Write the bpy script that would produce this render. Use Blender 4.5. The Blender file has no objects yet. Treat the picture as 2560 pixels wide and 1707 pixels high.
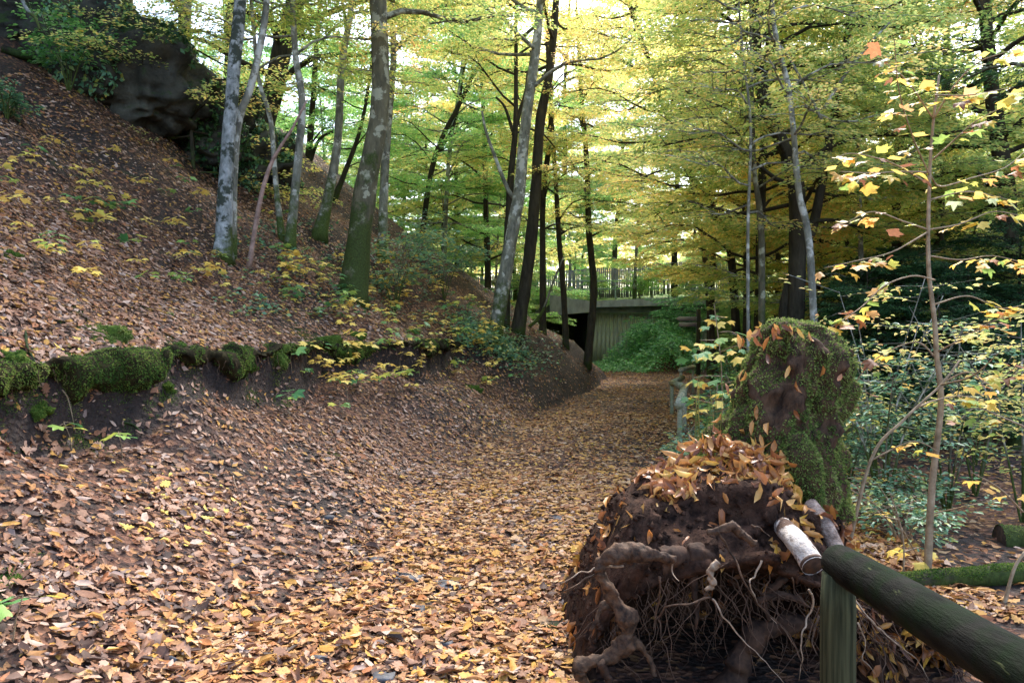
import bpy, math, random
import numpy as np

random.seed(7)
RNG = np.random.default_rng(7)
SC = bpy.context.scene
COL = SC.collection
rad = math.radians

# ------------------------------------------------------------------ camera, world, sun, exposure
EYE = 1.65
F = 1850.0                      # focal length in pixels of the 2560 px wide photograph
HORIZON = 837.5
cam = bpy.data.cameras.new('camera')
cam.sensor_width = 36.0
cam.lens = 36.0 * F / 2560.0
cam.clip_start, cam.clip_end = 0.05, 2000
camo = bpy.data.objects.new('camera', cam)
COL.objects.link(camo)
camo.location = (0, 0, EYE)
camo.rotation_euler = (rad(90) - math.atan((853.5 - HORIZON) / F), 0, 0)
SC.camera = camo

SUN_EL, SUN_AZ = rad(50), rad(20)          # azimuth clockwise from +y
world = bpy.data.worlds.new('World')
SC.world = world
world.use_nodes = True
wn = world.node_tree
for n in list(wn.nodes):
    wn.nodes.remove(n)
sky = wn.nodes.new('ShaderNodeTexSky')
sky.sky_type = 'NISHITA'
sky.sun_disc = False
sky.sun_elevation = SUN_EL
sky.sun_rotation = SUN_AZ
sky.air_density = 1.0
sky.dust_density = 2.5
sky.ozone_density = 1.0
bg = wn.nodes.new('ShaderNodeBackground')
bg.inputs['Strength'].default_value = 0.15
wo = wn.nodes.new('ShaderNodeOutputWorld')
wn.links.new(sky.outputs[0], bg.inputs[0])
wn.links.new(bg.outputs[0], wo.inputs[0])

sl = bpy.data.lights.new('sun', 'SUN')
sl.energy = 1.5
sl.angle = rad(18)
sl.color = (1.0, 0.97, 0.92)
so = bpy.data.objects.new('sun', sl)
COL.objects.link(so)
so.rotation_euler = (rad(90) - SUN_EL, 0, -SUN_AZ + math.pi)
so.rotation_euler = (-(rad(90) - SUN_EL), 0, -SUN_AZ)

SC.view_settings.view_transform = 'Standard'
SC.view_settings.look = 'None'
SC.view_settings.exposure = 2.35
SC.view_settings.gamma = 1.0
SC.view_settings.use_curve_mapping = False
SC.cycles.max_bounces = 12
SC.cycles.diffuse_bounces = 8
SC.cycles.transmission_bounces = 6
SC.cycles.glossy_bounces = 2

# ------------------------------------------------------------------ helpers: objects
def thing(name, label, cat, loc=(0, 0, 0), group=None, rotz=0.0, scale=1.0):
    o = bpy.data.objects.new(name, None)
    o.empty_display_size = 0.2
    COL.objects.link(o)
    o.location = loc
    o.rotation_euler = (0, 0, rotz)
    o.scale = (scale,) * 3
    return tag(o, label, cat, group)

def tag(o, label=None, cat=None, group=None, kind=None):
    if label: o['label'] = label
    if cat: o['category'] = cat
    if group: o['group'] = group
    if kind: o['kind'] = kind
    return o

def link(name, me, parent=None, loc=None, kind=None):
    o = bpy.data.objects.new(name, me)
    COL.objects.link(o)
    if parent is not None: o.parent = parent
    if loc is not None: o.location = loc
    if kind: o['kind'] = kind
    return o

def make_mesh(name, V, Fs, mat, smooth=False):
    """V (n,3); Fs: list of int arrays (m,k)"""
    V = np.asarray(V, dtype=np.float32).reshape(-1, 3)
    if not isinstance(Fs, (list, tuple)): Fs = [Fs]
    Fs = [np.asarray(f, dtype=np.int32) for f in Fs if len(f)]
    me = bpy.data.meshes.new(name)
    me.vertices.add(len(V))
    me.vertices.foreach_set('co', V.ravel())
    loops = np.concatenate([f.ravel() for f in Fs])
    tot = np.concatenate([np.full(len(f), f.shape[1], dtype=np.int32) for f in Fs])
    start = np.concatenate([[0], np.cumsum(tot)[:-1]]).astype(np.int32)
    me.loops.add(len(loops))
    me.loops.foreach_set('vertex_index', loops)
    me.polygons.add(len(tot))
    me.polygons.foreach_set('loop_start', start)
    me.polygons.foreach_set('loop_total', tot)
    me.update(calc_edges=True)
    if smooth:
        me.polygons.foreach_set('use_smooth', np.ones(len(tot), dtype=bool))
    me.materials.append(mat)
    return me

class Geo:
    def __init__(self): self.v, self.f, self.n = [], [], 0
    def add(self, V, Fs):
        V = np.asarray(V, dtype=float).reshape(-1, 3)
        if not isinstance(Fs, (list, tuple)): Fs = [Fs]
        for f in Fs: self.f.append(np.asarray(f) + self.n)
        self.v.append(V); self.n += len(V)
        return self
    def mesh(self, name, mat, smooth=False):
        by = {}
        for f in self.f: by.setdefault(f.shape[1], []).append(f)
        return make_mesh(name, np.concatenate(self.v), [np.concatenate(x) for x in by.values()], mat, smooth)

def box_geo(g, c, s, rz=0.0):
    x, y, z = s[0] / 2, s[1] / 2, s[2] / 2
    V = np.array([[-x,-y,-z],[x,-y,-z],[x,y,-z],[-x,y,-z],[-x,-y,z],[x,-y,z],[x,y,z],[-x,y,z]])
    ca, sa = math.cos(rz), math.sin(rz)
    V = V @ np.array([[ca, sa, 0], [-sa, ca, 0], [0, 0, 1]]) + np.array(c)
    g.add(V, np.array([[0,3,2,1],[4,5,6,7],[0,1,5,4],[1,2,6,5],[2,3,7,6],[3,0,4,7]]))

# ------------------------------------------------------------------ helpers: noise, vectors
def _hash(ix, iy, iz, seed):
    n = (ix.astype(np.int64) * 374761393 + iy.astype(np.int64) * 668265263 + iz.astype(np.int64) * 2147483647 + seed * 974711) & 0xFFFFFFFF
    n = ((n ^ (n >> 13)) * 1274126177) & 0xFFFFFFFF
    n = ((n ^ (n >> 16)) * 2246822519) & 0xFFFFFFFF
    return ((n ^ (n >> 15)) & 0xFFFF) / 65535.0

def noise3(P, scale=1.0, seed=0):
    P = np.asarray(P, dtype=float) * scale
    i = np.floor(P).astype(np.int64); f = P - i
    f = f * f * (3 - 2 * f)
    r = 0
    for dx in (0, 1):
        for dy in (0, 1):
            for dz in (0, 1):
                w = (f[..., 0] if dx else 1 - f[..., 0]) * (f[..., 1] if dy else 1 - f[..., 1]) * (f[..., 2] if dz else 1 - f[..., 2])
                r = r + w * _hash(i[..., 0] + dx, i[..., 1] + dy, i[..., 2] + dz, seed)
    return r * 2 - 1

def noise2(x, y, scale=1.0, seed=0):
    x, y = np.broadcast_arrays(np.asarray(x, float), np.asarray(y, float))
    X, Y = x * scale, y * scale
    ix, iy = np.floor(X).astype(np.int64), np.floor(Y).astype(np.int64)
    fx, fy = X - ix, Y - iy
    fx, fy = fx * fx * (3 - 2 * fx), fy * fy * (3 - 2 * fy)
    z = np.zeros_like(ix)
    h = lambda a, b: _hash(a, b, z, seed)
    return ((h(ix, iy) * (1 - fx) + h(ix + 1, iy) * fx) * (1 - fy) + (h(ix, iy + 1) * (1 - fx) + h(ix + 1, iy + 1) * fx) * fy) * 2 - 1

def smooth(a, b, x):
    t = np.clip((np.asarray(x, float) - a) / (b - a), 0, 1)
    return t * t * (3 - 2 * t)

def unit(v):
    v = np.asarray(v, float)
    return v / np.maximum(np.linalg.norm(v, axis=-1, keepdims=True), 1e-9)

def at(px, py, d):
    """a point of the photograph (2560 px wide) at depth d metres"""
    return np.array([(px - 1280.0) / F * d, d, EYE - (py - HORIZON) / F * d])

# ------------------------------------------------------------------ terrain
_yy = np.linspace(-40, 320, 3601)
_cc = np.interp(_yy, [-40, 0, 4.6, 8.4, 14.4, 18.8, 24, 28, 32, 36, 40, 50, 320], [-7, -1.0, -.35, .3, 1.35, 2.45, 3.9, 4.6, 4.5, 3.6, 2.95, 2.9, 2.9])
_cc = np.convolve(np.pad(_cc, 12, mode='edge'), np.ones(25) / 25, mode='valid')
def cx(y): return np.interp(y, _yy, _cc)

def ground_z(x, y, fine=True):
    x, y = np.broadcast_arrays(np.asarray(x, float), np.asarray(y, float))
    c = cx(y)
    d = c - x + 0.18 * noise2(x, y, .9, 3)
    dl = np.interp(y, [0, 7, 15, 20, 26], [3.3, 3.2, 2.6, 2.2, 2.0]) + .22 * noise2(x * 0, y, .8, 11)
    zl = np.interp(y, [0, 8, 15, 20, 26], [1.42, 1.42, 1.5, 1.6, 1.45])
    p = np.interp(y, [0, 8, 18, 24], [1.3, 1.25, .9, .65])
    st = .50 * np.interp(y, [0, 4, 14, 17], [1, 1, .8, 0]) * np.clip(.75 + .6 * noise2(x * 0, y, .9, 5), .1, 1)
    t = np.clip((d - 1.05) / (dl - 1.05), 0, 1)
    z = (zl - st) * t ** p + st * smooth(dl - .05, dl + .07, d)
    z = z - .22 * st * np.exp(-((d - dl + .20) / .13) ** 2) * (st > .05)
    up = np.maximum(d - dl, 0)
    z = z + up * np.interp(up, [0, 3, 8, 20, 40], [.52, .66, .74, .74, .6])
    z = z * (1 - smooth(0, 8, y - np.interp(d, [0, 3, 8, 14], [24.5, 23.5, 22.5, 25])))
    # ravine on the right
    e = x - (c + 1.35)
    r = np.interp(e, [-1, 0, 1.5, 3, 5, 7, 9, 13, 18, 40], [0, 0, -.22, -.85, -1.7, -2.1, -2.0, -.4, 3.0, 13])
    neg = np.minimum(r, 0) * (1 - smooth(22, 34, y))
    pos = np.maximum(r, 0) * (1 - smooth(22, 40, y) * .7)
    z = z + neg + pos
    # mound of brambles behind the bend
    z = z + 1.5 * np.exp(-((x - 7.0) / 1.7) ** 2 - ((y - 34.6) / 1.9) ** 2)
    # road embankment, cut through by the underpass
    emb = np.interp(y, [36.6, 38.4, 47, 60, 320], [0, 3.45, 4.0, 5.0, 22.0])
    cut = smooth(1.2, 1.9, x) * (1 - smooth(4.0, 4.1, x)) * (1 - smooth(45, 46.5, y))
    cut = np.maximum(cut, smooth(3.9, 4.0, x) * (1 - smooth(9.0, 10.5, x)) * (1 - smooth(37.9, 38.6, y)))
    z = np.maximum(z, emb * (1 - cut))
    z = z + .05 * noise2(x, y, .7, 1) + .025 * noise2(x, y, 2.3, 2)
    if fine: z = z + .012 * noise2(x, y, 7.0, 4)
    return z

def ray_hit(px, py, y0=1.6, y1=90):
    ys = np.arange(y0, y1, .04)
    xs = (px - 1280.0) / F * ys
    zs = EYE - (py - HORIZON) / F * ys
    hit = np.nonzero(zs <= ground_z(xs, ys))[0]
    i = hit[0] if len(hit) else len(ys) - 1
    return np.array([xs[i], ys[i], float(ground_z(xs[i], ys[i]))])

def normal_at(x, y, e=.06):
    gx = (ground_z(x + e, y, False) - ground_z(x - e, y, False)) / (2 * e)
    gy = (ground_z(x, y + e, False) - ground_z(x, y - e, False)) / (2 * e)
    return unit(np.stack([-gx, -gy, np.ones_like(gx)], -1))

# ------------------------------------------------------------------ materials
def lin(r, g, b):
    return tuple(((c / 255.0) / 12.92 if c / 255.0 <= .04045 else (((c / 255.0) + .055) / 1.055) ** 2.4) for c in (r, g, b)) + (1.0,)

def new_mat(name):
    m = bpy.data.materials.new(name)
    m.use_nodes = True
    nt = m.node_tree
    for n in list(nt.nodes): nt.nodes.remove(n)
    out = nt.nodes.new('ShaderNodeOutputMaterial')
    return m, nt, out

def ramp(nt, stops, fac, constant=False):
    r = nt.nodes.new('ShaderNodeValToRGB')
    cr = r.color_ramp
    cr.interpolation = 'CONSTANT' if constant else 'LINEAR'
    while len(cr.elements) < len(stops): cr.elements.new(.5)
    for e, (p, c) in zip(cr.elements, stops):
        e.position = p
        e.color = c if len(c) == 4 else tuple(c) + (1.0,)
    nt.links.new(fac, r.inputs[0])
    return r.outputs[0]

def math_n(nt, op, a, b=None):
    n = nt.nodes.new('ShaderNodeMath'); n.operation = op
    for i, v in enumerate((a, b)):
        if v is None: continue
        if isinstance(v, (int, float)): n.inputs[i].default_value = v
        else: nt.links.new(v, n.inputs[i])
    return n.outputs[0]

def noise_n(nt, scale, detail=3, vec=None, rough=.55):
    n = nt.nodes.new('ShaderNodeTexNoise')
    n.inputs['Scale'].default_value = scale
    n.inputs['Detail'].default_value = detail
    n.inputs['Roughness'].default_value = rough
    if vec is not None: nt.links.new(vec, n.inputs['Vector'])
    return n.outputs[0]

def mix_n(nt, fac, a, b):
    n = nt.nodes.new('ShaderNodeMix'); n.data_type = 'RGBA'
    if isinstance(fac, (int, float)): n.inputs[0].default_value = fac
    else: nt.links.new(fac, n.inputs[0])
    for i, v in ((6, a), (7, b)):
        if isinstance(v, tuple): n.inputs[i].default_value = v
        else: nt.links.new(v, n.inputs[i])
    return n.outputs[2]

def princ(nt, out, col, rough=.7, spec=.3, bump=None, bstr=.5, bdist=.01):
    b = nt.nodes.new('ShaderNodeBsdfPrincipled')
    if isinstance(col, tuple): b.inputs['Base Color'].default_value = col
    else: nt.links.new(col, b.inputs['Base Color'])
    if isinstance(rough, (int, float)): b.inputs['Roughness'].default_value = rough
    else: nt.links.new(rough, b.inputs['Roughness'])
    b.inputs['Specular IOR Level'].default_value = spec
    if bump is not None:
        bn = nt.nodes.new('ShaderNodeBump')
        bn.inputs['Strength'].default_value = bstr
        bn.inputs['Distance'].default_value = bdist
        nt.links.new(bump, bn.inputs['Height'])
        nt.links.new(bn.outputs[0], b.inputs['Normal'])
    if out is not None: nt.links.new(b.outputs[0], out.inputs[0])
    return b

def position(nt):
    return nt.nodes.new('ShaderNodeNewGeometry').outputs['Position']

def objcoord(nt):
    return nt.nodes.new('ShaderNodeTexCoord').outputs['Object']

def leaf_mat(name, stops, trans=.4, patch=.35, patch_scale=.3, constant=False, rough=.5, spec=.35, grain=0.0, tboost=1.35):
    m, nt, out = new_mat(name)
    g = nt.nodes.new('ShaderNodeNewGeometry')
    oi = nt.nodes.new('ShaderNodeObjectInfo')
    r = math_n(nt, 'FRACT', math_n(nt, 'ADD', g.outputs['Random Per Island'], oi.outputs['Random']))
    if patch > 0:
        pn = noise_n(nt, patch_scale, 2, g.outputs['Position'])
        pn = math_n(nt, 'MULTIPLY', math_n(nt, 'SUBTRACT', pn, .5), 2.6 * patch)
        r = math_n(nt, 'ADD', math_n(nt, 'MULTIPLY', r, 1 - .5 * patch), math_n(nt, 'ADD', pn, .25 * patch))
    c = ramp(nt, stops, r, constant)
    if grain > 0:
        gn = noise_n(nt, 55, 3, g.outputs['Position'])
        gr = math_n(nt, 'MULTIPLY', math_n(nt, 'SUBTRACT', gn, .5), 2 * grain)
        hs = nt.nodes.new('ShaderNodeHueSaturation')
        nt.links.new(math_n(nt, 'ADD', gr, 1.0), hs.inputs['Value'])
        nt.links.new(c, hs.inputs['Color'])
        c = hs.outputs[0]
    b = princ(nt, None, c, rough, spec)
    tr = nt.nodes.new('ShaderNodeBsdfTranslucent')
    hs2 = nt.nodes.new('ShaderNodeHueSaturation')
    hs2.inputs['Value'].default_value = tboost
    hs2.inputs['Saturation'].default_value = .92
    nt.links.new(c, hs2.inputs['Color'])
    nt.links.new(hs2.outputs[0], tr.inputs[0])
    mx = nt.nodes.new('ShaderNodeMixShader')
    mx.inputs[0].default_value = trans
    nt.links.new(b.outputs[0], mx.inputs[1]); nt.links.new(tr.outputs[0], mx.inputs[2])
    nt.links.new(mx.outputs[0], out.inputs[0])
    return m

def bark_mat(name, dark, light, moss, moss_amt=.5, moss_h=1.0, scale=6.0, stretch=.25, blotch=None, blotch_amt=0.0):
    """moss thickens towards the foot (object z below moss_h)"""
    m, nt, out = new_mat(name)
    oc = objcoord(nt)
    mp = nt.nodes.new('ShaderNodeMapping')
    mp.inputs['Scale'].default_value = (1, 1, stretch)
    nt.links.new(oc, mp.inputs[0])
    n1 = noise_n(nt, scale, 6, mp.outputs[0], .65)
    c = ramp(nt, [(.3, dark), (.7, light)], n1)
    if blotch is not None:
        n3 = noise_n(nt, scale * .55, 4, oc, .6)
        f = ramp(nt, [(.56 - blotch_amt * .12, (0, 0, 0)), (.62 - blotch_amt * .1, (1, 1, 1))], n3)
        c = mix_n(nt, f, c, blotch)
    n2 = noise_n(nt, 2.2, 5, oc, .7)
    sp = nt.nodes.new('ShaderNodeSeparateXYZ'); nt.links.new(oc, sp.inputs[0])
    hz = math_n(nt, 'MULTIPLY', math_n(nt, 'SUBTRACT', moss_h, sp.outputs[2]), .22 / max(moss_h, .1))
    hz = math_n(nt, 'MAXIMUM', hz, -.3 + .0)
    f = math_n(nt, 'ADD', n2, math_n(nt, 'ADD', hz, moss_amt - .5))
    f = ramp(nt, [(.5, (0, 0, 0)), (.62, (1, 1, 1))], f)
    n4 = noise_n(nt, 40, 3, oc)
    mc = ramp(nt, [(.3, tuple(x * .45 for x in moss[:3]) + (1,)), (.7, moss)], n4)
    c = mix_n(nt, f, c, mc)
    princ(nt, out, c, .85, .2, n1, .9, .03)
    return m

def simple_mat(name, a, b, scale=8, rough=.8, spec=.25, bump=.4, dist=.01, stretch=(1, 1, 1), detail=5):
    m, nt, out = new_mat(name)
    mp = nt.nodes.new('ShaderNodeMapping'); mp.inputs['Scale'].default_value = stretch
    nt.links.new(objcoord(nt), mp.inputs[0])
    n = noise_n(nt, scale, detail, mp.outputs[0], .62)
    princ(nt, out, ramp(nt, [(.32, a), (.68, b)], n), rough, spec, n, bump, dist)
    return m

LITTER = [(0.0, lin(74, 52, 42)), (.11, lin(128, 92, 70)), (.22, lin(154, 116, 92)), (.33, lin(98, 72, 60)), (.42, lin(168, 134, 112)),
          (.52, lin(160, 114, 70)), (.60, lin(130, 90, 66)), (.69, lin(152, 98, 64)), (.75, lin(176, 150, 132)), (.81, lin(184, 136, 66)), (.86, lin(64, 48, 41)), (.93, lin(128, 108, 98)), (.97, lin(202, 172, 84))]
M_litter = leaf_mat('litter_leaf', LITTER, .16, .22, .5, True, .6, .22, .4, 1.1)
M_litter_path = leaf_mat('path_litter_leaf', [(0.0, lin(132, 88, 58)), (.13, lin(174, 130, 88)), (.27, lin(182, 136, 76)), (.39, lin(106, 72, 54)), (.48, lin(190, 154, 114)), (.58, lin(188, 140, 66)), (.68, lin(148, 102, 68)), (.77, lin(168, 108, 62)), (.84, lin(76, 53, 43)), (.90, lin(184, 156, 134)), (.96, lin(206, 164, 72))], .16, .2, .5, True, .6, .22, .4, 1.1)
HEAP = [(0.0, lin(170, 108, 48)), (.18, lin(194, 134, 66)), (.36, lin(146, 90, 50)), (.5, lin(208, 156, 84)), (.66, lin(164, 104, 62)), (.78, lin(116, 72, 48)), (.9, lin(202, 154, 62))]
M_heap = leaf_mat('heap_leaf', HEAP, .2, .1, .8, True, .42, .45, .3, 1.1)

M_canopy = leaf_mat('canopy_leaf', [(0.0, lin(86, 121, 62)), (.26, lin(122, 148, 72)), (.55, lin(158, 167, 86)), (.82, lin(192, 180, 96)), (1.0, lin(208, 170, 96))], .55, .5, .16, tboost=2.1)
M_green = leaf_mat('green_leaf', [(0.0, lin(76, 124, 68)), (.4, lin(108, 154, 78)), (.75, lin(144, 172, 88)), (1.0, lin(182, 184, 96))], .55, .45, .2, tboost=2.1)
M_gold = leaf_mat('gold_leaf', [(0.0, lin(116, 146, 72)), (.34, lin(158, 168, 88)), (.66, lin(198, 182, 102)), (.88, lin(210, 174, 98)), (1.0, lin(212, 152, 90))], .55, .45, .2, tboost=2.1)
M_dark = leaf_mat('evergreen_leaf', [(0.0, lin(32, 62, 40)), (.5, lin(54, 92, 56)), (1.0, lin(88, 124, 64))], .25, .3, .5)
M_teal = leaf_mat('shrub_leaf', [(0.0, lin(58, 106, 80)), (.4, lin(90, 140, 104)), (.7, lin(124, 162, 112)), (.88, lin(166, 168, 70)), (1.0, lin(214, 172, 70))], .35, .3, .8, False, .38, .6)
M_bramble = leaf_mat('bramble_leaf', [(0.0, lin(52, 112, 52)), (.5, lin(96, 158, 74)), (.85, lin(140, 188, 104)), (1.0, lin(176, 200, 148))], .35, .3, .8, False, .35, .6)
M_seed_y = leaf_mat('yellow_seedling_leaf', [(0.0, lin(232, 200, 88)), (.5, lin(240, 214, 110)), (.8, lin(222, 180, 76)), (1.0, lin(206, 204, 96))], .3, 0)
M_seed_g = leaf_mat('green_seedling_leaf', [(0.0, lin(64, 116, 66)), (.5, lin(110, 158, 90)), (.8, lin(150, 176, 78)), (1.0, lin(196, 190, 76))], .3, 0)
M_maple = leaf_mat('maple_leaf', [(0.0, lin(214, 176, 66)), (.2, lin(196, 150, 64)), (.32, lin(158, 100, 58)), (.40, lin(206, 182, 82)), (.56, lin(178, 178, 74)), (.70, lin(134, 162, 72)), (.80, lin(212, 160, 96)), (.87, lin(126, 82, 56)), (.93, lin(160, 174, 136))], .45, 0, 1, True, grain=.3, tboost=1.5)  # pale greyish last stop paints the sky's reflection onto some leaves
M_moss = leaf_mat('moss_tuft', [(0.0, lin(60, 78, 38)), (.4, lin(98, 118, 56)), (.75, lin(134, 148, 74)), (1.0, lin(164, 156, 104))], .3, .5, 5.0, False, .8, .1)
M_moss2 = leaf_mat('moss_bright_tuft', [(0.0, lin(44, 72, 32)), (.45, lin(78, 108, 44)), (.8, lin(120, 138, 60)), (1.0, lin(146, 146, 84))], .3, .6, 4.0, False, .8, .1)
M_grass = leaf_mat('stalk', [(0.0, lin(72, 100, 48)), (.6, lin(112, 130, 64)), (1.0, lin(176, 160, 90))], .3, 0)

MOSS = lin(86, 108, 36)
B_birch = bark_mat('pale_bark', lin(72, 76, 70), lin(176, 176, 172), lin(78, 88, 38), .42, 1.1, 9, .6, lin(58, 62, 52), .55)
B_moss = bark_mat('mossy_bark', lin(58, 54, 40), lin(112, 104, 80), lin(70, 80, 36), .56, 1.8, 9, .3, lin(150, 146, 122), .2)
B_grey = bark_mat('grey_bark', lin(70, 68, 58), lin(150, 146, 130), lin(84, 98, 46), .5, 1.2, 9, .4, lin(182, 178, 166), .25)
B_dark = bark_mat('dark_bark', lin(34, 30, 24), lin(74, 66, 52), lin(66, 80, 34), .42, 1.0, 10, .25)
B_twig = simple_mat('sapling_bark', lin(116, 96, 72), lin(172, 150, 122), 14, .7)
B_pink = simple_mat('thin_pinkish_bark', lin(112, 88, 76), lin(170, 138, 122), 14, .7)
B_wet = bark_mat('rotten_bark', lin(20, 17, 14), lin(52, 44, 36), lin(50, 66, 30), .4, .2, 9, .5)

# ------------------------------------------------------------------ tubes, leaves, crowns
def resample(P, n):
    P = np.asarray(P, float)
    if len(P) == 2:
        return P[0] + (P[1] - P[0]) * np.linspace(0, 1, n)[:, None]
    Q = np.vstack([2 * P[0] - P[1], P, 2 * P[-1] - P[-2]])
    seg = np.linalg.norm(np.diff(P, axis=0), axis=1)
    cum = np.concatenate([[0], np.cumsum(seg)]) / seg.sum()
    t = np.linspace(0, 1, n)
    k = np.clip(np.searchsorted(cum, t, side='right') - 1, 0, len(P) - 2)
    u = ((t - cum[k]) / np.maximum(cum[k + 1] - cum[k], 1e-9))[:, None]
    p0, p1, p2, p3 = Q[k], Q[k + 1], Q[k + 2], Q[k + 3]
    return .5 * ((2 * p1) + (-p0 + p2) * u + (2 * p0 - 5 * p1 + 4 * p2 - p3) * u ** 2 + (-p0 + 3 * p1 - 3 * p2 + p3) * u ** 3)

def tube(P, R, sides=8, cap=True, wob=0.0, seed=0, nscale=3.0):
    P = np.asarray(P, float); R = np.broadcast_to(np.asarray(R, float), (len(P),)).copy()
    T = unit(np.gradient(P, axis=0))
    ref = np.array([0., 0, 1]) if abs(T[:, 2]).mean() < .75 else np.array([1., 0, 0])
    A = unit(np.cross(T, ref)); B = np.cross(T, A)
    a = np.linspace(0, 2 * np.pi, sides, endpoint=False)
    ring = A[:, None, :] * np.cos(a)[None, :, None] + B[:, None, :] * np.sin(a)[None, :, None]
    V = P[:, None, :] + ring * R[:, None, None]
    if wob > 0:
        n = noise3(V, nscale / max(R.mean() * 6, .05) * .5, seed) + .5 * noise3(V, nscale / max(R.mean() * 6, .05) * 1.3, seed + 1)
        V = V + ring * (n * wob)[:, :, None] * R[:, None, None]
    V = V.reshape(-1, 3)
    n, s = len(P), sides
    i, j = np.meshgrid(np.arange(n - 1), np.arange(s), indexing='ij')
    i, j = i.ravel(), j.ravel()
    q = np.stack([i * s + j, i * s + (j + 1) % s, (i + 1) * s + (j + 1) % s, (i + 1) * s + j], 1)
    Fs = [q]
    if cap:
        V = np.vstack([V, P[0], P[-1]])
        b, t = n * s, n * s + 1
        jj = np.arange(s)
        Fs.append(np.stack([np.full(s, b), (jj + 1) % s, jj], 1))
        Fs.append(np.stack([np.full(s, t), (n - 1) * s + jj, (n - 1) * s + (jj + 1) % s], 1))
    return V, Fs

def leaf_template(kind):
    if kind == 'q4':
        return np.array([[0, 0, 0], [.45, -.5, .10], [1, 0, 0], [.45, .5, .10]]), np.array([[0, 1, 2], [0, 2, 3]])
    if kind == 'e8':
        V = np.array([[0, 0, 0], [.28, .42, .12], [.68, .40, .12], [1, 0, -.04], [.68, -.40, .12], [.28, -.42, .12], [.3, 0, 0], [.68, 0, .0]])
        return V, np.array([[0, 6, 1], [0, 5, 6], [6, 7, 2], [6, 2, 1], [5, 4, 7], [5, 7, 6], [7, 3, 2], [7, 4, 3]])
    if kind in ('star', 'maple', 'oak'):
        pts = []
        if kind == 'oak':
            for u, v in [(0, .03), (.14, .16), (.2, .12), (.34, .34), (.42, .2), (.56, .46), (.66, .26), (.8, .36), (.86, .2), (1, .06)]:
                pts.append((u, v))
            pts = pts + [(u, -v) for u, v in pts[::-1]]
            C = (.5, 0)
        else:
            tips = [(0, .76), (52, .74), (105, .56)]
            half = []
            for k, (a, r) in enumerate(tips):
                if kind == 'maple':
                    if k > 0: half.append((a - 14, r * .80))
                    half.append((a, r)); half.append((a + 13, r * .80))
                else:
                    half.append((a, r))
                if k < 2: half.append((a + 27, .47 if kind == 'maple' else .40))
            half.append((150, .26))
            full = half + [(180, .2)] + [(-a, r) for a, r in half[::-1] if a != 0]
            pts = [(.3 + r * math.cos(rad(a)), r * math.sin(rad(a))) for a, r in full]
            C = (.3, 0)
        P = np.array([[C[0], C[1], .0]] + [[u, v, 0] for u, v in pts])
        rr = np.hypot(P[:, 0] - C[0], P[:, 1])
        P[:, 2] = -.10 * rr ** 2 + .05 * np.abs(P[:, 1])
        n = len(pts); j = np.arange(n)
        return P, np.stack([np.zeros(n, int), 1 + j, 1 + (j + 1) % n], 1)

def leaves(P, D, N, L, W, kind='q4', fold=1.0, bend=0.0):
    """P positions, D directions, N normals; L, W sizes; fold and bend may be per leaf"""
    T, Fc = leaf_template(kind)
    n = len(P)
    P = np.asarray(P, float)
    D = unit(D); N = unit(N - D * (N * D).sum(-1, keepdims=True)); S = np.cross(N, D)
    L = np.broadcast_to(np.asarray(L, float), (n,)); W = np.broadcast_to(np.asarray(W, float), (n,))
    fold = np.broadcast_to(np.asarray(fold, float), (n,)); bend = np.broadcast_to(np.asarray(bend, float), (n,))
    u, v, w = T[:, 0], T[:, 1], T[:, 2]
    hgt = w[None, :] * fold[:, None] * W[:, None] * 2.2 + bend[:, None] * L[:, None] * ((u - .5) ** 2)[None, :]
    V = P[:, None, :] + D[:, None, :] * (u[None, :] * L[:, None])[..., None] + S[:, None, :] * (v[None, :] * W[:, None])[..., None] + N[:, None, :] * hgt[..., None]
    Fa = (Fc[None, :, :] + (np.arange(n) * len(T))[:, None, None]).reshape(-1, Fc.shape[1])
    return V.reshape(-1, 3), Fa

def sprays(O, D, L, nl, lsize, rng, kind='q4', tilt=.35, wid=.45, aspect=.55):
    """flat leaf sprays: origins, directions, lengths; nl leaves each"""
    m = len(O)
    s = .08 + .92 * rng.random((m, nl)) ** .8
    sgn = rng.choice([-1, 1], (m, nl))
    v = sgn * wid * np.sin(np.pi * np.clip(s, 0, 1) ** .85 * .93 + .07) * rng.random((m, nl)) ** .7
    D = unit(D); S = unit(np.cross(D, np.array([0, 0, 1.])))
    U = np.cross(S, D)
    P = O[:, None, :] + D[:, None, :] * (s * L[:, None])[..., None] + S[:, None, :] * (v * L[:, None])[..., None]
    P = P + U[:, None, :] * ((-.10 * s ** 2 - .12 * v ** 2) * L[:, None] + rng.normal(0, .02, (m, nl)))[..., None]
    a = sgn * (.3 + .7 * rng.random((m, nl)))
    LD = D[:, None, :] * np.cos(a)[..., None] + S[:, None, :] * np.sin(a)[..., None] + rng.normal(0, .15, (m, nl, 3)) - np.array([0, 0, .18])
    N = U[:, None, :] + rng.normal(0, tilt, (m, nl, 3))
    ls = lsize * (.65 + .6 * rng.random((m, nl)))
    return leaves(P.reshape(-1, 3), LD.reshape(-1, 3), N.reshape(-1, 3), ls.ravel(), ls.ravel() * aspect, kind)

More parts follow.
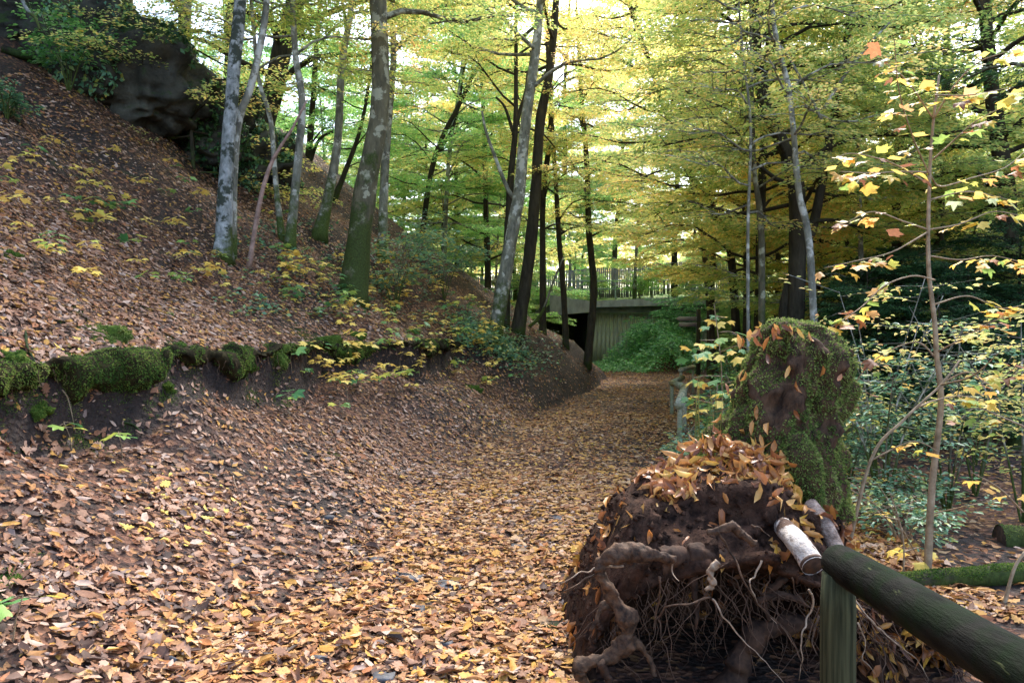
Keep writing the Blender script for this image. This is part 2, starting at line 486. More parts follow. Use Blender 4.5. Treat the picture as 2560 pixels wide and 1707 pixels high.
def make_limbs(trunk, z0, z1, n, reach, rng, rise=.35, top_taper=.35):
    """trunk: (k,3) points sorted upward -> limb polylines"""
    out = []
    zs = trunk[:, 2]
    for i in range(n):
        f = (i + rng.random()) / n
        z = z0 + (z1 - z0) * f
        st = np.array([np.interp(z, zs, trunk[:, 0]), np.interp(z, zs, trunk[:, 1]), z])
        az = i * 2.4 + rng.normal(0, .5)
        ln = reach * (1 - (1 - top_taper) * f ** 1.6) * (.7 + .5 * rng.random())
        s = np.linspace(0, 1, 7)
        w = rng.normal(0, .10, 2)
        a = az + w[0] * s * 3
        r_ = rise * (.6 + .9 * rng.random()) * (1 + f)
        pts = st + np.stack([np.cos(a) * s * ln, np.sin(a) * s * ln, ln * (r_ * s - .65 * r_ * s ** 2) + .05 * ln * np.sin(s * 7 + az)], 1)
        out.append(pts)
    return out

def crown(limbs, per_limb, nl, lsize, rng, slen=(.6, 1.2), kind='q4', twigs=None, tilt=.35, s0=.25):
    O, D, L = [], [], []
    for P in limbs:
        ln = np.linalg.norm(P[-1] - P[0])
        az0 = math.atan2(P[-1][1] - P[0][1], P[-1][0] - P[0][0])
        k = max(2, int(per_limb * (.5 + .5 * ln / 3.0)))
        for j in range(k):
            s = s0 + (1 - s0) * (j + rng.random()) / k
            x = s * (len(P) - 1); i = min(int(x), len(P) - 2)
            o = P[i] + (P[i + 1] - P[i]) * (x - i)
            side = 1 if j % 2 else -1
            a = az0 + side * (.25 + .9 * rng.random()) * (1.1 - .5 * s)
            d = np.array([math.cos(a), math.sin(a), rng.normal(.02, .14)])
            l = slen[0] + (slen[1] - slen[0]) * rng.random()
            O.append(o); D.append(d); L.append(l)
            if twigs is not None:
                e = o + d * l * .85
                twigs.add(*tube(np.array([o, (o + e) / 2 + [0, 0, .03 * l], e]), [.010, .007, .003], 3, False))
    return sprays(np.array(O), np.array(D), np.array(L), nl, lsize, rng, kind, tilt)

# ------------------------------------------------------------------ the ground
def ground_material():
    m, nt, out = new_mat('leaf_strewn_ground')
    pos = position(nt)
    # broken leaf scraps as cells of two sizes over dark soil
    def cells(scale, stops, seed):
        mp = nt.nodes.new('ShaderNodeMapping'); mp.inputs['Location'].default_value = (seed, seed * 2, 0)
        mp.inputs['Scale'].default_value = (1, 1.15, 1)
        nt.links.new(pos, mp.inputs[0])
        wn_ = nt.nodes.new('ShaderNodeTexNoise'); wn_.inputs['Scale'].default_value = scale * .8
        nt.links.new(mp.outputs[0], wn_.inputs['Vector'])
        ad = nt.nodes.new('ShaderNodeVectorMath'); ad.operation = 'MULTIPLY_ADD'
        nt.links.new(wn_.outputs[1], ad.inputs[0]); ad.inputs[1].default_value = (.8 / scale,) * 3
        nt.links.new(mp.outputs[0], ad.inputs[2])
        v = nt.nodes.new('ShaderNodeTexVoronoi'); v.inputs['Scale'].default_value = scale
        nt.links.new(ad.outputs[0], v.inputs['Vector'])
        sp = nt.nodes.new('ShaderNodeSeparateColor'); nt.links.new(v.outputs['Color'], sp.inputs[0])
        return ramp(nt, stops, sp.outputs[0], True), v.outputs['Distance'], sp.outputs[1]
    c1, d1, r1 = cells(22, [(0, lin(70, 48, 38)), (.25, lin(98, 66, 50)), (.45, lin(54, 38, 31)), (.6, lin(124, 86, 62)), (.75, lin(82, 58, 48)), (.88, lin(138, 100, 66))], 3.1)
    soil = ramp(nt, [(.3, lin(28, 23, 20)), (.7, lin(64, 51, 44))], noise_n(nt, 9, 6, pos, .7))
    big = noise_n(nt, .7, 4, pos, .6)
    cover = ramp(nt, [(.40, (.25, .25, .25)), (.55, (1, 1, 1))], big)
    pick = math_n(nt, 'LESS_THAN', r1, cover)
    c = mix_n(nt, pick, soil, c1)
    gn_ = nt.nodes.new('ShaderNodeNewGeometry')
    sp_ = nt.nodes.new('ShaderNodeSeparateXYZ'); nt.links.new(gn_.outputs['Normal'], sp_.inputs[0])
    stp = math_n(nt, 'ADD', sp_.outputs[2], math_n(nt, 'MULTIPLY', noise_n(nt, 3.0, 4, pos), .22))
    c = mix_n(nt, ramp(nt, [(.78, (1, 1, 1)), (.93, (0, 0, 0))], stp), c, soil)
    sy = nt.nodes.new('ShaderNodeSeparateXYZ'); nt.links.new(pos, sy.inputs[0])
    verge = math_n(nt, 'MULTIPLY', math_n(nt, 'SUBTRACT', sy.outputs[1], 37.0), 1.2)
    verge = ramp(nt, [(0, (0, 0, 0)), (1, (1, 1, 1))], verge)
    c = mix_n(nt, verge, c, ramp(nt, [(.3, lin(70, 96, 40)), (.7, lin(122, 144, 66))], noise_n(nt, 6, 5, pos)))
    # patches of moss film
    mo = noise_n(nt, 1.1, 5, pos, .7)
    f = ramp(nt, [(.62, (0, 0, 0)), (.70, (1, 1, 1))], mo)
    c = mix_n(nt, math_n(nt, 'MULTIPLY', f, .6), c, lin(58, 70, 32))
    hgt = math_n(nt, 'ADD', d1, noise_n(nt, 30, 4, pos))
    princ(nt, out, c, .8, .25, hgt, .8, .03)
    return m
M_ground = ground_material()

def axis(segs):
    out = [segs[0][0]]
    for a, b, s in segs:
        n = max(1, int(round((b - a) / s)))
        out += list(a + (b - a) * np.arange(1, n + 1) / n)
    return np.array(out)
gx = axis([(-140, -40, 10), (-40, -14, 1.3), (-14, -7, .35), (-7, 4, .075), (4, 9, .2), (9, 16, .5), (16, 40, 1.5), (40, 140, 10)])
gy = axis([(-12, 1, .8), (1, 14, .085), (14, 28, .16), (28, 40, .3), (40, 60, 1.0), (60, 300, 12)])
XX, YY = np.meshgrid(gx, gy, indexing='ij')
ZZ = ground_z(XX, YY)
ni, nj = XX.shape
ii, jj = np.meshgrid(np.arange(ni - 1), np.arange(nj - 1), indexing='ij')
ii, jj = ii.ravel(), jj.ravel()
quad = np.stack([ii * nj + jj, (ii + 1) * nj + jj, (ii + 1) * nj + jj + 1, ii * nj + jj + 1], 1)
GROUND = link('ground', make_mesh('ground', np.stack([XX, YY, ZZ], -1).reshape(-1, 3), quad, M_ground, True), kind='structure')
tag(GROUND, 'forest floor sloping up to the left, covered with fallen brown leaves')

# ------------------------------------------------------------------ bridge and road behind
M_conc = simple_mat('weathered_concrete', lin(132, 132, 124), lin(176, 174, 164), 3, .85, .2, .3, .01, (1, 1, .4))
M_board = simple_mat('board_marked_concrete', lin(128, 136, 112), lin(186, 188, 164), 5, .85, .2, .3, .01, (2, 2, .25))
M_shade_conc = simple_mat('shade_toned_concrete', lin(70, 74, 66), lin(100, 104, 94), 3, .85, .2, .3)  # darker concrete copy; shade of recess and underpass is put into its colour
br = thing('concrete_bridge', 'low grey concrete road bridge with board-marked wall over the end of the path', 'bridge', (4.0, 38.0, 0))
def sub(name, g, mat, parent, smooth=False):
    return link(name, g.mesh(name, mat, smooth), parent)
def rel(V, o): return np.asarray(V, float) - np.array(o)
BO = (4.0, 38.0, 0)
def prism(g, poly, y0, y1):
    """poly in (x,z), extruded from y0 to y1"""
    n = len(poly)
    V = [(x, y0, z) for x, z in poly] + [(x, y1, z) for x, z in poly]
    j = np.arange(n); k = (j + 1) % n
    g.add(rel(V, BO), [np.stack([j, k, k + n, j + n], 1)])
    if n == 4: g.add(rel(V, BO), [np.array([[3, 2, 1, 0], [4, 5, 6, 7]])])
g = Geo(); prism(g, [(1.9, 2.62), (3.95, 2.80), (3.95, 3.34), (1.9, 3.66)], 37.0, 37.4); sub('parapet', g, M_conc, br)
g = Geo(); prism(g, [(3.96, 3.03), (10.4, 3.20), (10.4, 3.66), (3.96, 3.34)], 37.0, 37.4); sub('parapet', g, M_conc, br)
g = Geo(); prism(g, [(3.96, 2.75), (10.4, 2.80), (10.4, 3.19), (3.96, 3.02)], 37.25, 37.6); sub('beam', g, M_shade_conc, br)
g = Geo(); prism(g, [(1.2, 2.75), (4.2, 2.75), (4.2, 3.15), (1.2, 3.15)], 37.41, 46.0); sub('deck', g, M_shade_conc, br)
g = Geo(); prism(g, [(1.0, -.3), (1.5, -.3), (1.5, 2.74), (1.0, 2.74)], 38.0, 46.0); sub('abutment', g, M_shade_conc, br)
g = Geo(); prism(g, [(3.85, -.3), (4.2, -.3), (4.2, 2.74), (3.85, 2.74)], 37.66, 46.0); sub('abutment', g, M_shade_conc, br)
g = Geo(); prism(g, [(4.21, -.3), (10.4, -.3), (10.4, 2.74), (4.21, 2.74)], 37.72, 38.1); sub('wing_wall', g, M_shade_conc, br)
bm_me = None
for k in range(28):
    x = 3.98 + k * .215
    if bm_me is None:
        gg = Geo(); box_geo(gg, (0, 0, 0), (.195, .09, 3.0)); bm_me = gg.mesh('board', M_board)
    o = link('board', bm_me, br, (x - BO[0], 37.63 - BO[1] + random.uniform(-.012, .012), 1.24))

M_rail = simple_mat('galvanised_rail', lin(150, 154, 158), lin(190, 192, 194), 6, .5, .4)
rr = thing('road_railing', 'pale metal guard rail along the road above the bridge', 'railing', (5, 41.5, 3.6))
zr = lambda x: float(ground_z(x, 41.5, False)) if x > 4.3 or x < 1 else 3.4
for zo, r_ in ((1.05, .035), (.6, .025)):
    V, Fs = tube(np.array([[-6, 0, zo], [14, 0, zo + .12]]) - [0, 0, 0], r_, 8); sub('rail', Geo().add(V, Fs), M_rail, rr)
for x in np.arange(-5.5, 13.6, 2.1):
    V, Fs = tube(np.array([[x, .03, -.4], [x, .03, 1.05 + (x + 6) * .006]]), .03, 8); sub('post', Geo().add(V, Fs), M_rail, rr)
M_pale = simple_mat('weathered_paling', lin(110, 104, 112), lin(156, 150, 158), 7, .8, .2, .2, .005, (1, 1, .3))
pf = thing('paling_fence', 'grey wooden paling fence on the far side of the road', 'fence', (0, 47, 4.0))
sg = Geo(); box_geo(sg, (0, 0, -.35), (.11, .03, 2.0)); slat_me = sg.mesh('slat', M_pale)
for k in range(140):
    x = -4.2 + k * .130
    o = link('slat', slat_me, pf, (x, random.uniform(-.01, .01), .85 + .075 * x + random.uniform(-.02, .02)))
    o.rotation_euler = (0, random.uniform(-.02, .02), 0)
for zo in (.45, 1.2):
    V, Fs = tube(np.array([[-4.4, .06, zo - .33], [14, .06, zo + 1.05]]), .03, 6); sub('rail', Geo().add(V, Fs), M_pale, pf)

# ------------------------------------------------------------------ fences by the path
def log_mat(name, a, b, moss, lich):
    m, nt, out = new_mat(name)
    oc = objcoord(nt)
    mp = nt.nodes.new('ShaderNodeMapping'); mp.inputs['Scale'].default_value = (1, .14, 1)
    nt.links.new(oc, mp.inputs[0])
    n1 = noise_n(nt, 34, 6, mp.outputs[0], .7)
    c = ramp(nt, [(.36, a), (.66, b)], n1)
    crack = ramp(nt, [(.30, (1, 1, 1)), (.36, (0, 0, 0))], noise_n(nt, 26, 2, mp.outputs[0], .4))
    c = mix_n(nt, crack, c, tuple(v * .35 for v in a[:3]) + (1,))
    c = mix_n(nt, ramp(nt, [(.48, (0, 0, 0)), (.62, (1, 1, 1))], noise_n(nt, 3.5, 5, oc, .65)), c, moss)
    c = mix_n(nt, ramp(nt, [(.66, (0, 0, 0)), (.70, (.8, .8, .8))], noise_n(nt, 30, 4, mp.outputs[0], .6)), c, lich)
    princ(nt, out, c, .95, .08, n1, .8, .010)
    return m
M_log = log_mat('algae_rail_wood', lin(12, 13, 11), lin(36, 36, 31), lin(16, 30, 12), lin(92, 98, 64))
M_post = simple_mat('treated_post_wood', lin(30, 33, 22), lin(80, 82, 58), 12, .85, .1, .4, .006, (5, 5, .16))
nr = thing('log_railing', 'round green-stained handrail and post beside the uprooted stump', 'railing', (1.105, 2.5, 0))
O = np.array([1.105, 2.5, 0])
zz = np.linspace(-.5, .842, 12)
V, Fs = tube(np.stack([zz * 0, zz * 0, zz], 1), np.where(zz > .83, .052, .0575), 28, True, .03, 3); sub('post', Geo().add(V, Fs), M_post, nr, True)
p0, p1 = at(2092, 1402, 2.58), np.array([1.0, .75, 1.02])
tt = np.concatenate([[0, .006, .015, .03], np.linspace(.06, 1, 24)])
V, Fs = tube((p0 + (p1 - p0) * tt[:, None]) - O, np.concatenate([[.034, .052, .0605, .0625], np.full(24, .0635)]), 32, True, .025, 5); sub('rail', Geo().add(V, Fs), M_log, nr, True)

M_log2 = log_mat('pale_rail_wood', lin(128, 122, 98), lin(178, 172, 142), lin(122, 128, 94), lin(190, 186, 160))
fr = thing('log_railing', 'weathered log handrail zigzagging along the right edge of the path towards the bend', 'railing', (2.25, 10, 0))
O = np.array([2.25, 10, 0])
zig = [at(1697, 1012, 10), at(1712, 968, 12.5), at(1680, 957, 15.5), at(1706, 944, 17.4), at(1702, 925, 17.6), at(1733, 917, 21)]
for a, b in ((0, 1), (1, 2), (2, 3), (4, 5)):
    e = unit(zig[b] - zig[a]) * .06
    V, Fs = tube(np.array([zig[a] - e * .6, (zig[a] + zig[b]) / 2, zig[b] + e]) - O, .060, 16, True, .04, a); sub('rail', Geo().add(V, Fs), M_log2, fr, True)
for k, q in enumerate((zig[0] + unit(zig[1] - zig[0]) * .4, zig[1], zig[2], zig[4], zig[5])):
    b = float(ground_z(q[0], q[1])) - .3
    V, Fs = tube(np.array([[q[0], q[1], b], [q[0], q[1], (b + q[2]) / 2], [q[0], q[1], q[2] - .04]]) - O, .036, 14, True, .03, k); sub('post', Geo().add(V, Fs), M_log2, fr, True)

# signpost
M_sign = simple_mat('grey_sign_board', lin(138, 132, 136), lin(168, 162, 166), 9, .7, .25, .2, .003, (.4, 1, 2))
M_dpost = simple_mat('dark_post_wood', lin(44, 42, 34), lin(76, 72, 58), 7, .8, .2, .3, .006, (3, 3, .3))
sx, sy = at(1746, 850, 29.5)[:2]
sgn = thing('signpost', 'dark wooden signpost with two grey boards pointing left, beside the brambles', 'sign', (sx, sy, 0))
gz = float(ground_z(sx, sy))
V, Fs = tube(np.array([[0, 0, gz - .4], [0, 0, 1.6], [0, 0, 2.68]]), .085, 10, True, .03); sub('post', Geo().add(V, Fs), M_dpost, sgn, True)
for (z, l, pt) in ((2.30, .84, .14), (2.07, .70, 0)):
    x1 = -.09; x0 = x1 - l
    poly = [(x0 + pt, -.085), (x1, -.085), (x1, .085), (x0 + pt, .085), (x0, 0)]
    V = [(x, -.10, z + w) for x, w in poly] + [(x, -.065, z + w) for x, w in poly]
    j = np.arange(5); k = (j + 1) % 5
    bo = sub('sign_board', Geo().add(V, [np.stack([k, j, j + 5, k + 5], 1), np.array([[0, 1, 2, 3, 4], [9, 8, 7, 6, 5]])]), M_sign, sgn)
    for zb in (-.045, .045):
        V, Fs = tube(np.array([[x1 - .07, -.108, z + zb], [x1 - .07, -.099, z + zb]]), .016, 8); sub('bolt', Geo().add(V, Fs), M_dpost, bo)

# ------------------------------------------------------------------ trees
def trunk_geo(P, R, sides=14, wob=.10, seed=0, flare=.55, fl_h=.35, n=None):
    n = n or max(12, int(np.linalg.norm(np.diff(P, axis=0), axis=1).sum() * 4))
    n = min(n, 60)
    Q = resample(P, n)
    t = np.linspace(0, 1, n)
    seg = np.linalg.norm(np.diff(P, axis=0), axis=1); cum = np.concatenate([[0], np.cumsum(seg)]) / seg.sum()
    r = np.interp(t, cum, R)
    hh = Q[:, 2] - Q[0, 2]
    r = r * (1 + flare * np.exp(-hh / fl_h))
    V, Fs = tube(Q, r, sides, True, wob, seed, 4.0)
    # buttress lobes near the foot
    vv = V[:n * sides].reshape(n, sides, 3)
    a = np.arange(sides) / sides * 2 * np.pi
    lob = (np.sin(a * 3 + seed) * .5 + np.sin(a * 5 + seed * 2) * .3)[None, :] * (np.exp(-hh / (fl_h * .9)) * flare * .6)[:, None]
    vv += (vv - Q[:, None, :]) * lob[..., None]
    V[:n * sides] = vv.reshape(-1, 3)
    return V, Fs, Q

def photo_tree(name, label, pts, widths, mat, leafmat=None, depth=None, top=13.0, crown_z=(5, 13), nlimb=14, reach=3.0, per=13, nl=95, lsize=.070, seed=0, extra=(), wtop=.5, group=None, flare=.55, cat='tree', rise=.35):
    """trunk through points of the photograph; its foot is put on the ground"""
    rng = np.random.default_rng(seed + 100)
    if depth is None:
        b = ray_hit(*pts[0])
    else:
        b = at(pts[0][0], pts[0][1], depth)
    d = b[1]
    foot = np.array([b[0], d, min(float(ground_z(b[0], d)), b[2] + .6) - .12])
    P = [foot] + [at(x, y, d) for x, y in pts[1:]]
    P = [p for k, p in enumerate(P) if k == 0 or p[2] > foot[2] + .15]
    W = [widths[0]] + list(np.interp(np.linspace(0, 1, len(P))[1:], np.linspace(0, 1, len(widths)), widths))
    R = [w / F * d / 2 for w in W]
    if P[-1][2] < top:
        dirn = unit(P[-1] - P[-2]); dirn = unit(dirn + np.array([0, 0, .6]))
        k = (top - P[-1][2]) / dirn[2]
        P.append(P[-1] + dirn * k * .5); R.append(R[-1] * (.5 + .5 * wtop))
        P.append(P[-2 + 1] + dirn * k * .5 + rng.normal(0, .1, 3)); R.append(R[-2] * wtop * .5)
    P = np.array(P)
    root = thing(name, label, cat, tuple(foot), group)
    V, Fs, Q = trunk_geo(P - foot, R, 16, .08, seed, flare)
    g = Geo().add(V, Fs)
    sub('trunk', g, mat, root, True)
    for ex in extra:
        epts, ew = ex[0], ex[1]
        E = np.array([at(x, y, d + (ex[2] if len(ex) > 2 else 0)) for x, y in epts]) - foot
        ER = np.interp(np.linspace(0, 1, len(E)), [0, 1], ew) / F * d / 2
        n = max(8, len(E) * 5)
        Q2 = resample(E, n)
        em = ex[3] if len(ex) > 3 else mat
        V2, F2 = tube(Q2, np.interp(np.linspace(0, 1, n), np.linspace(0, 1, len(E)), ER), 10, True, .06, seed)
        sub('limb', Geo().add(V2, F2), em, root, True)
    if leafmat is not None:
        limbs = make_limbs(Q, crown_z[0] - foot[2], crown_z[1] - foot[2], nlimb, reach, rng, rise)
        tg = Geo()
        for L_ in limbs:
            tg.add(*tube(L_, np.linspace(.035, .008, 7) * max(.6, R[0] / .12), 5, False))
        V3, F3 = crown(limbs, per, nl, lsize, rng, twigs=tg)
        sub('branches', tg, mat, root)
        cr_ = link('crown', make_mesh('crown', V3, F3, leafmat), root, kind='stuff')
    return root

photo_tree('birch_tree', 'double-stemmed pale birch with mossy foot on the left bank', [(558, 645), (566, 455), (588, 165), (604, 0)], [40, 34, 31, 28], B_birch, M_canopy, crown_z=(6.6, 11.5), seed=1, nlimb=15,
           extra=[([(582, 650), (584, 466), (598, 307), (632, 208), (664, 55), (672, -60), (690, -200)], (24, 13), .30, B_grey)], flare=.42)
photo_tree('oak_tree', 'broad dark leaning trunk behind the birch against bright leaves', [(628, 400), (650, 330), (680, 247), (713, 99), (735, 27)], [62, 50, 48, 44], B_dark, M_canopy, depth=19.5, crown_z=(8, 15), reach=4, nlimb=17, per=10, seed=2,
           extra=[([(700, 160), (740, 80), (800, 45), (900, 10), (980, -20)], (22, 8))])
photo_tree('leaning_sapling', 'thin pinkish bare sapling leaning right beside the birch', [(620, 668), (653, 494), (686, 395), (729, 329), (770, 250)], [13, 10, 8, 4], B_pink, None, top=0, seed=3, flare=.2, cat='sapling')
photo_tree('slender_tree', 'slender pale tree curving up behind the thin pink sapling', [(708, 603), (691, 466), (678, 302), (652, 215), (640, 120)], [15, 13, 11, 9], B_grey, M_canopy, crown_z=(6.5, 11), reach=2.2, seed=4, nlimb=14)
photo_tree('slender_tree', 'grey straight young tree between birch and thick mossy trunk', [(722, 625), (740, 466), (757, 263), (742, 154), (735, 40)], [24, 20, 16, 14], B_grey, M_gold, crown_z=(6.5, 12), reach=2.4, seed=5, nlimb=14)
photo_tree('slender_tree', 'grey tree rising from the dark mossy heap left of the thick trunk', [(795, 592), (823, 483), (845, 356), (856, 165), (880, 20)], [32, 22, 18, 15], B_grey, M_canopy, crown_z=(7, 13), reach=3, seed=6)
photo_tree('slender_tree', 'thin dark trunk with a fork behind the grey young trees', [(765, 500), (778, 330), (790, 165), (800, 30)], [17, 15, 13, 10], B_dark, M_green, depth=22, crown_z=(7, 13), reach=3, seed=7,
           extra=[([(772, 420), (800, 350), (845, 325), (862, 300)], (10, 5))])
photo_tree('slender_tree', 'thin dark leaning trunk close left of the thick mossy trunk', [(830, 560), (860, 440), (900, 330), (925, 200)], [14, 12, 10, 8], B_dark, M_green, depth=20, crown_z=(6, 11), reach=2.5, seed=8)
photo_tree('mossy_tree', 'thickest mossy trunk with swollen foot on the bank in the middle', [(880, 752), (912, 494), (946, 307), (953, 200), (946, 0)], [62, 56, 46, 44, 42], B_moss, M_canopy, crown_z=(7, 13), reach=3, nlimb=15, seed=9, flare=.6)
photo_tree('slender_tree', 'pale-spotted thin trunk just behind the thickest mossy trunk', [(955, 560), (962, 440), (974, 274), (985, 137), (979, 0)], [24, 20, 17, 14], B_grey, M_green, depth=17, crown_z=(8, 13), reach=2.6, seed=10)
photo_tree('slender_tree', 'thin dark tree leaning right above the green shrub', [(1050, 640), (1086, 400), (1157, 247), (1190, 181), (1260, 110)], [14, 12, 10, 7], B_dark, M_green, depth=24, crown_z=(6, 12), reach=2.6, seed=11,
           extra=[([(1100, 380), (1140, 300), (1160, 180), (1170, 120)], (8, 5))])
photo_tree('leaning_tree', 'leaning tree with pale right side, first of the pair before the bridge', [(1234, 792), (1272, 631), (1296, 494), (1312, 329), (1338, 137), (1346, 60)], [36, 32, 28, 24, 20], B_grey, M_gold, depth=17.5, crown_z=(7.5, 13), reach=3, seed=12, nlimb=14,
           extra=[([(1290, 500), (1270, 475), (1240, 400), (1215, 330), (1205, 280)], (12, 6), .1)], flare=.25)
photo_tree('slender_tree', 'dark forked stem directly behind the leaning pale-sided tree', [(1262, 700), (1274, 494), (1288, 329), (1290, 190)], [22, 18, 14, 10], B_dark, M_canopy, depth=19, crown_z=(6.5, 12), reach=2.6, seed=13,
           extra=[([(1284, 340), (1300, 280), (1315, 230), (1320, 180)], (12, 8)), ([(1282, 330), (1262, 270), (1240, 245)], (9, 5))], flare=.2)
photo_tree('leaning_tree', 'smooth dark leaning trunk, second of the pair before the bridge', [(1292, 822), (1322, 650), (1340, 466), (1350, 307), (1372, 192), (1385, 70)], [32, 30, 26, 22, 18], B_dark, M_gold, depth=19, crown_z=(8, 14), reach=3, seed=14, nlimb=14, flare=.25)
photo_tree('slender_tree', 'thin straight dark trunk beside the left end of the bridge', [(1357, 828), (1357, 660), (1358, 494), (1377, 307), (1370, 150)], [18, 15, 13, 11], B_dark, M_canopy, depth=22, crown_z=(4.4, 11), reach=2.4, seed=15, nlimb=15, flare=.2)
photo_tree('slender_tree', 'thin dark trunk standing before the bridge parapet, middle of three', [(1416, 846), (1408, 720), (1398, 603), (1388, 430), (1380, 300)], [16, 14, 12, 9], B_dark, M_green, depth=23, crown_z=(4.4, 10), reach=2.2, seed=16, nlimb=15, flare=.2)
photo_tree('slender_tree', 'dark wavy trunk before the board-marked wall, rightmost of three', [(1468, 872), (1484, 729), (1472, 576), (1466, 400), (1453, 247)], [20, 17, 14, 11], B_dark, M_gold, depth=23.5, crown_z=(4.6, 11), reach=2.5, seed=17, nlimb=15, flare=.2)
photo_tree('sloping_sapling', 'thin pale sapling slanting across the foot of the bridge trunks', [(1310, 868), (1350, 790), (1385, 700), (1410, 640)], [9, 7, 5, 3], B_grey, None, depth=21, top=0, seed=18, flare=.1, cat='sapling')
photo_tree('twin_tree', 'dark double-stemmed tree with curving trunks above the stump', [(1982, 860), (1993, 548), (1975, 411), (1915, 274), (1894, 165), (1884, 0)], [42, 40, 34, 25, 20], B_dark, M_canopy, depth=14, crown_z=(3.6, 9.5), reach=3.2, nlimb=27, per=15, nl=80, lsize=.075, seed=19, rise=.2,
           extra=[([(1992, 640), (2030, 570), (2062, 411), (2095, 219), (2117, 82), (2140, -40)], (26, 14), .15), ([(1960, 860), (1962, 760), (1990, 660)], (26, 26), .1)])
photo_tree('slender_tree', 'pale grey tree with lichen rising behind the stump top', [(2050, 850), (2024, 631), (1996, 483), (1982, 329), (1969, 219), (1940, 110), (1925, -20)], [19, 17, 14, 13, 11], B_grey, M_canopy, depth=11.5, crown_z=(4.2, 8.6), reach=2.2, nlimb=17, per=12, nl=75, lsize=.07, seed=20, rise=.2,
           extra=[([(2052, 300), (2000, 200), (1940, 110), (1850, 80)], (8, 4)), ([(2060, 270), (2110, 190), (2165, 120), (2220, 60)], (9, 5))])
photo_tree('thin_sapling', 'very thin pale stem left of the stump reaching into the leaves', [(1873, 860), (1869, 603), (1875, 384), (1872, 270), (1850, 80)], [9, 8, 7, 5], B_grey, M_gold, depth=12, crown_z=(3.4, 8), reach=1.8, nlimb=17, per=10, nl=60, lsize=.07, seed=21, rise=.15, cat='sapling')
photo_tree('slender_tree', 'green-mossed thin tree between the thin sapling and the dark twin trunks', [(1903, 850), (1903, 603), (1886, 440), (1880, 300)], [18, 16, 12, 9], B_moss, M_canopy, depth=13, crown_z=(4.2, 9), reach=2.4, nlimb=17, per=12, nl=75, lsize=.075, seed=22, rise=.2)
photo_tree('bowed_tree', 'dark bowed trunk leaning left above the signpost', [(1850, 790), (1826, 631), (1788, 537), (1738, 455), (1700, 390)], [22, 19, 16, 11], B_dark, M_gold, depth=20, crown_z=(4.6, 11), reach=4.6, nlimb=26, per=14, nl=80, seed=23, rise=.12)
photo_tree('slender_tree', 'dark thin trunk behind the signpost under golden sprays', [(1790, 800), (1760, 631), (1738, 521), (1725, 440)], [17, 14, 12, 9], B_dark, M_gold, depth=25, crown_z=(6, 12), reach=3.4, nlimb=17, per=14, nl=80, seed=24, rise=.12)
photo_tree('slender_tree', 'straight dark trunk behind the maple sapling at the right', [(2350, 900), (2345, 600), (2352, 400), (2360, 200)], [26, 24, 20, 16], B_dark, M_canopy, depth=18, crown_z=(4.4, 11), reach=3.2, nlimb=22, per=14, nl=80, seed=25, rise=.15)
photo_tree('mossy_tree', 'thick dark trunk at the right behind the maple leaves', [(2530, 900), (2517, 548), (2490, 330), (2468, 150)], [50, 44, 38, 32], B_dark, M_canopy, depth=15, crown_z=(3.8, 10), reach=3.4, nlimb=25, per=14, nl=80, seed=26, rise=.15)
photo_tree('mossy_tree', 'green mossy trunk slanting out at the right edge above the logs', [(2490, 1290), (2545, 1150), (2620, 980), (2680, 800)], [72, 60, 52], B_moss, M_dark, depth=10.5, crown_z=(5, 9), reach=2.5, seed=27, flare=.7)

photo_tree('beech_sapling', 'thin sapling with golden sprays hanging before the dark rocks left of the birch', [(486, 425), (477, 280), (468, 140), (452, 40)], [9, 8, 7, 5], B_dark, M_gold, crown_z=(4.6, 8.0), reach=2.6, nlimb=16, per=12, nl=60, lsize=.075, seed=28, rise=.1, top=8.5, flare=.2, cat='sapling')

# shared understory trees for the wood behind
def gen_tree(seed, Ht, z0, nlimb, reach, per, nl, lsize, tr, bark, leafm, rise=.25):
    rng = np.random.default_rng(seed)
    k = np.linspace(0, 1, 6)
    lean = rng.normal(0, .5, 2)
    P = np.stack([lean[0] * k ** 1.5 + rng.normal(0, .08, 6) * k, lean[1] * k ** 1.5 + rng.normal(0, .08, 6) * k, -.3 + (Ht + .3) * k], 1)
    V, Fs, Q = trunk_geo(P, np.interp(k, [0, 1], [tr, tr * .2]), 10, .08, seed, .4)
    g = Geo().add(V, Fs)
    limbs = make_limbs(Q, z0, Ht, nlimb, reach, rng, rise)
    for L_ in limbs: g.add(*tube(L_, np.linspace(.4, .08, 7) * tr * .7, 5, False))
    Vc, Fc = crown(limbs, per, nl, lsize, rng, twigs=g)
    return g.mesh('trunk', bark, True), make_mesh('crown', Vc, Fc, leafm)

VAR = {
    'hornbeam_a': gen_tree(201, 12, 2.2, 34, 3.5, 15, 112, .086, .12, B_dark, M_canopy),
    'hornbeam_b': gen_tree(202, 10, 1.5, 32, 3.2, 15, 112, .086, .09, B_grey, M_green),
    'hornbeam_c': gen_tree(203, 13, 3.0, 34, 3.7, 15, 112, .088, .14, B_dark, M_gold),
    'hornbeam_d': gen_tree(204, 9, 1.2, 30, 3.0, 15, 112, .082, .07, B_grey, M_canopy, .15),
    'tall_e': gen_tree(205, 17, 5.5, 36, 4.6, 15, 70, .13, .20, B_moss, M_canopy),
    'yew': gen_tree(206, 5.0, .3, 40, 2.0, 14, 100, .08, .07, B_dark, M_dark, .05),
}
def place_tree(var, name, x, y, s, rz, label, group):
    me_t, me_c = VAR[var]
    r = thing(name, label, 'tree' if var != 'yew' else 'shrub', (x, y, float(ground_z(x, y)) - .05), group, rz, s)
    link('trunk', me_t, r)
    c = link('crown', me_c, r, kind='stuff')
    return r

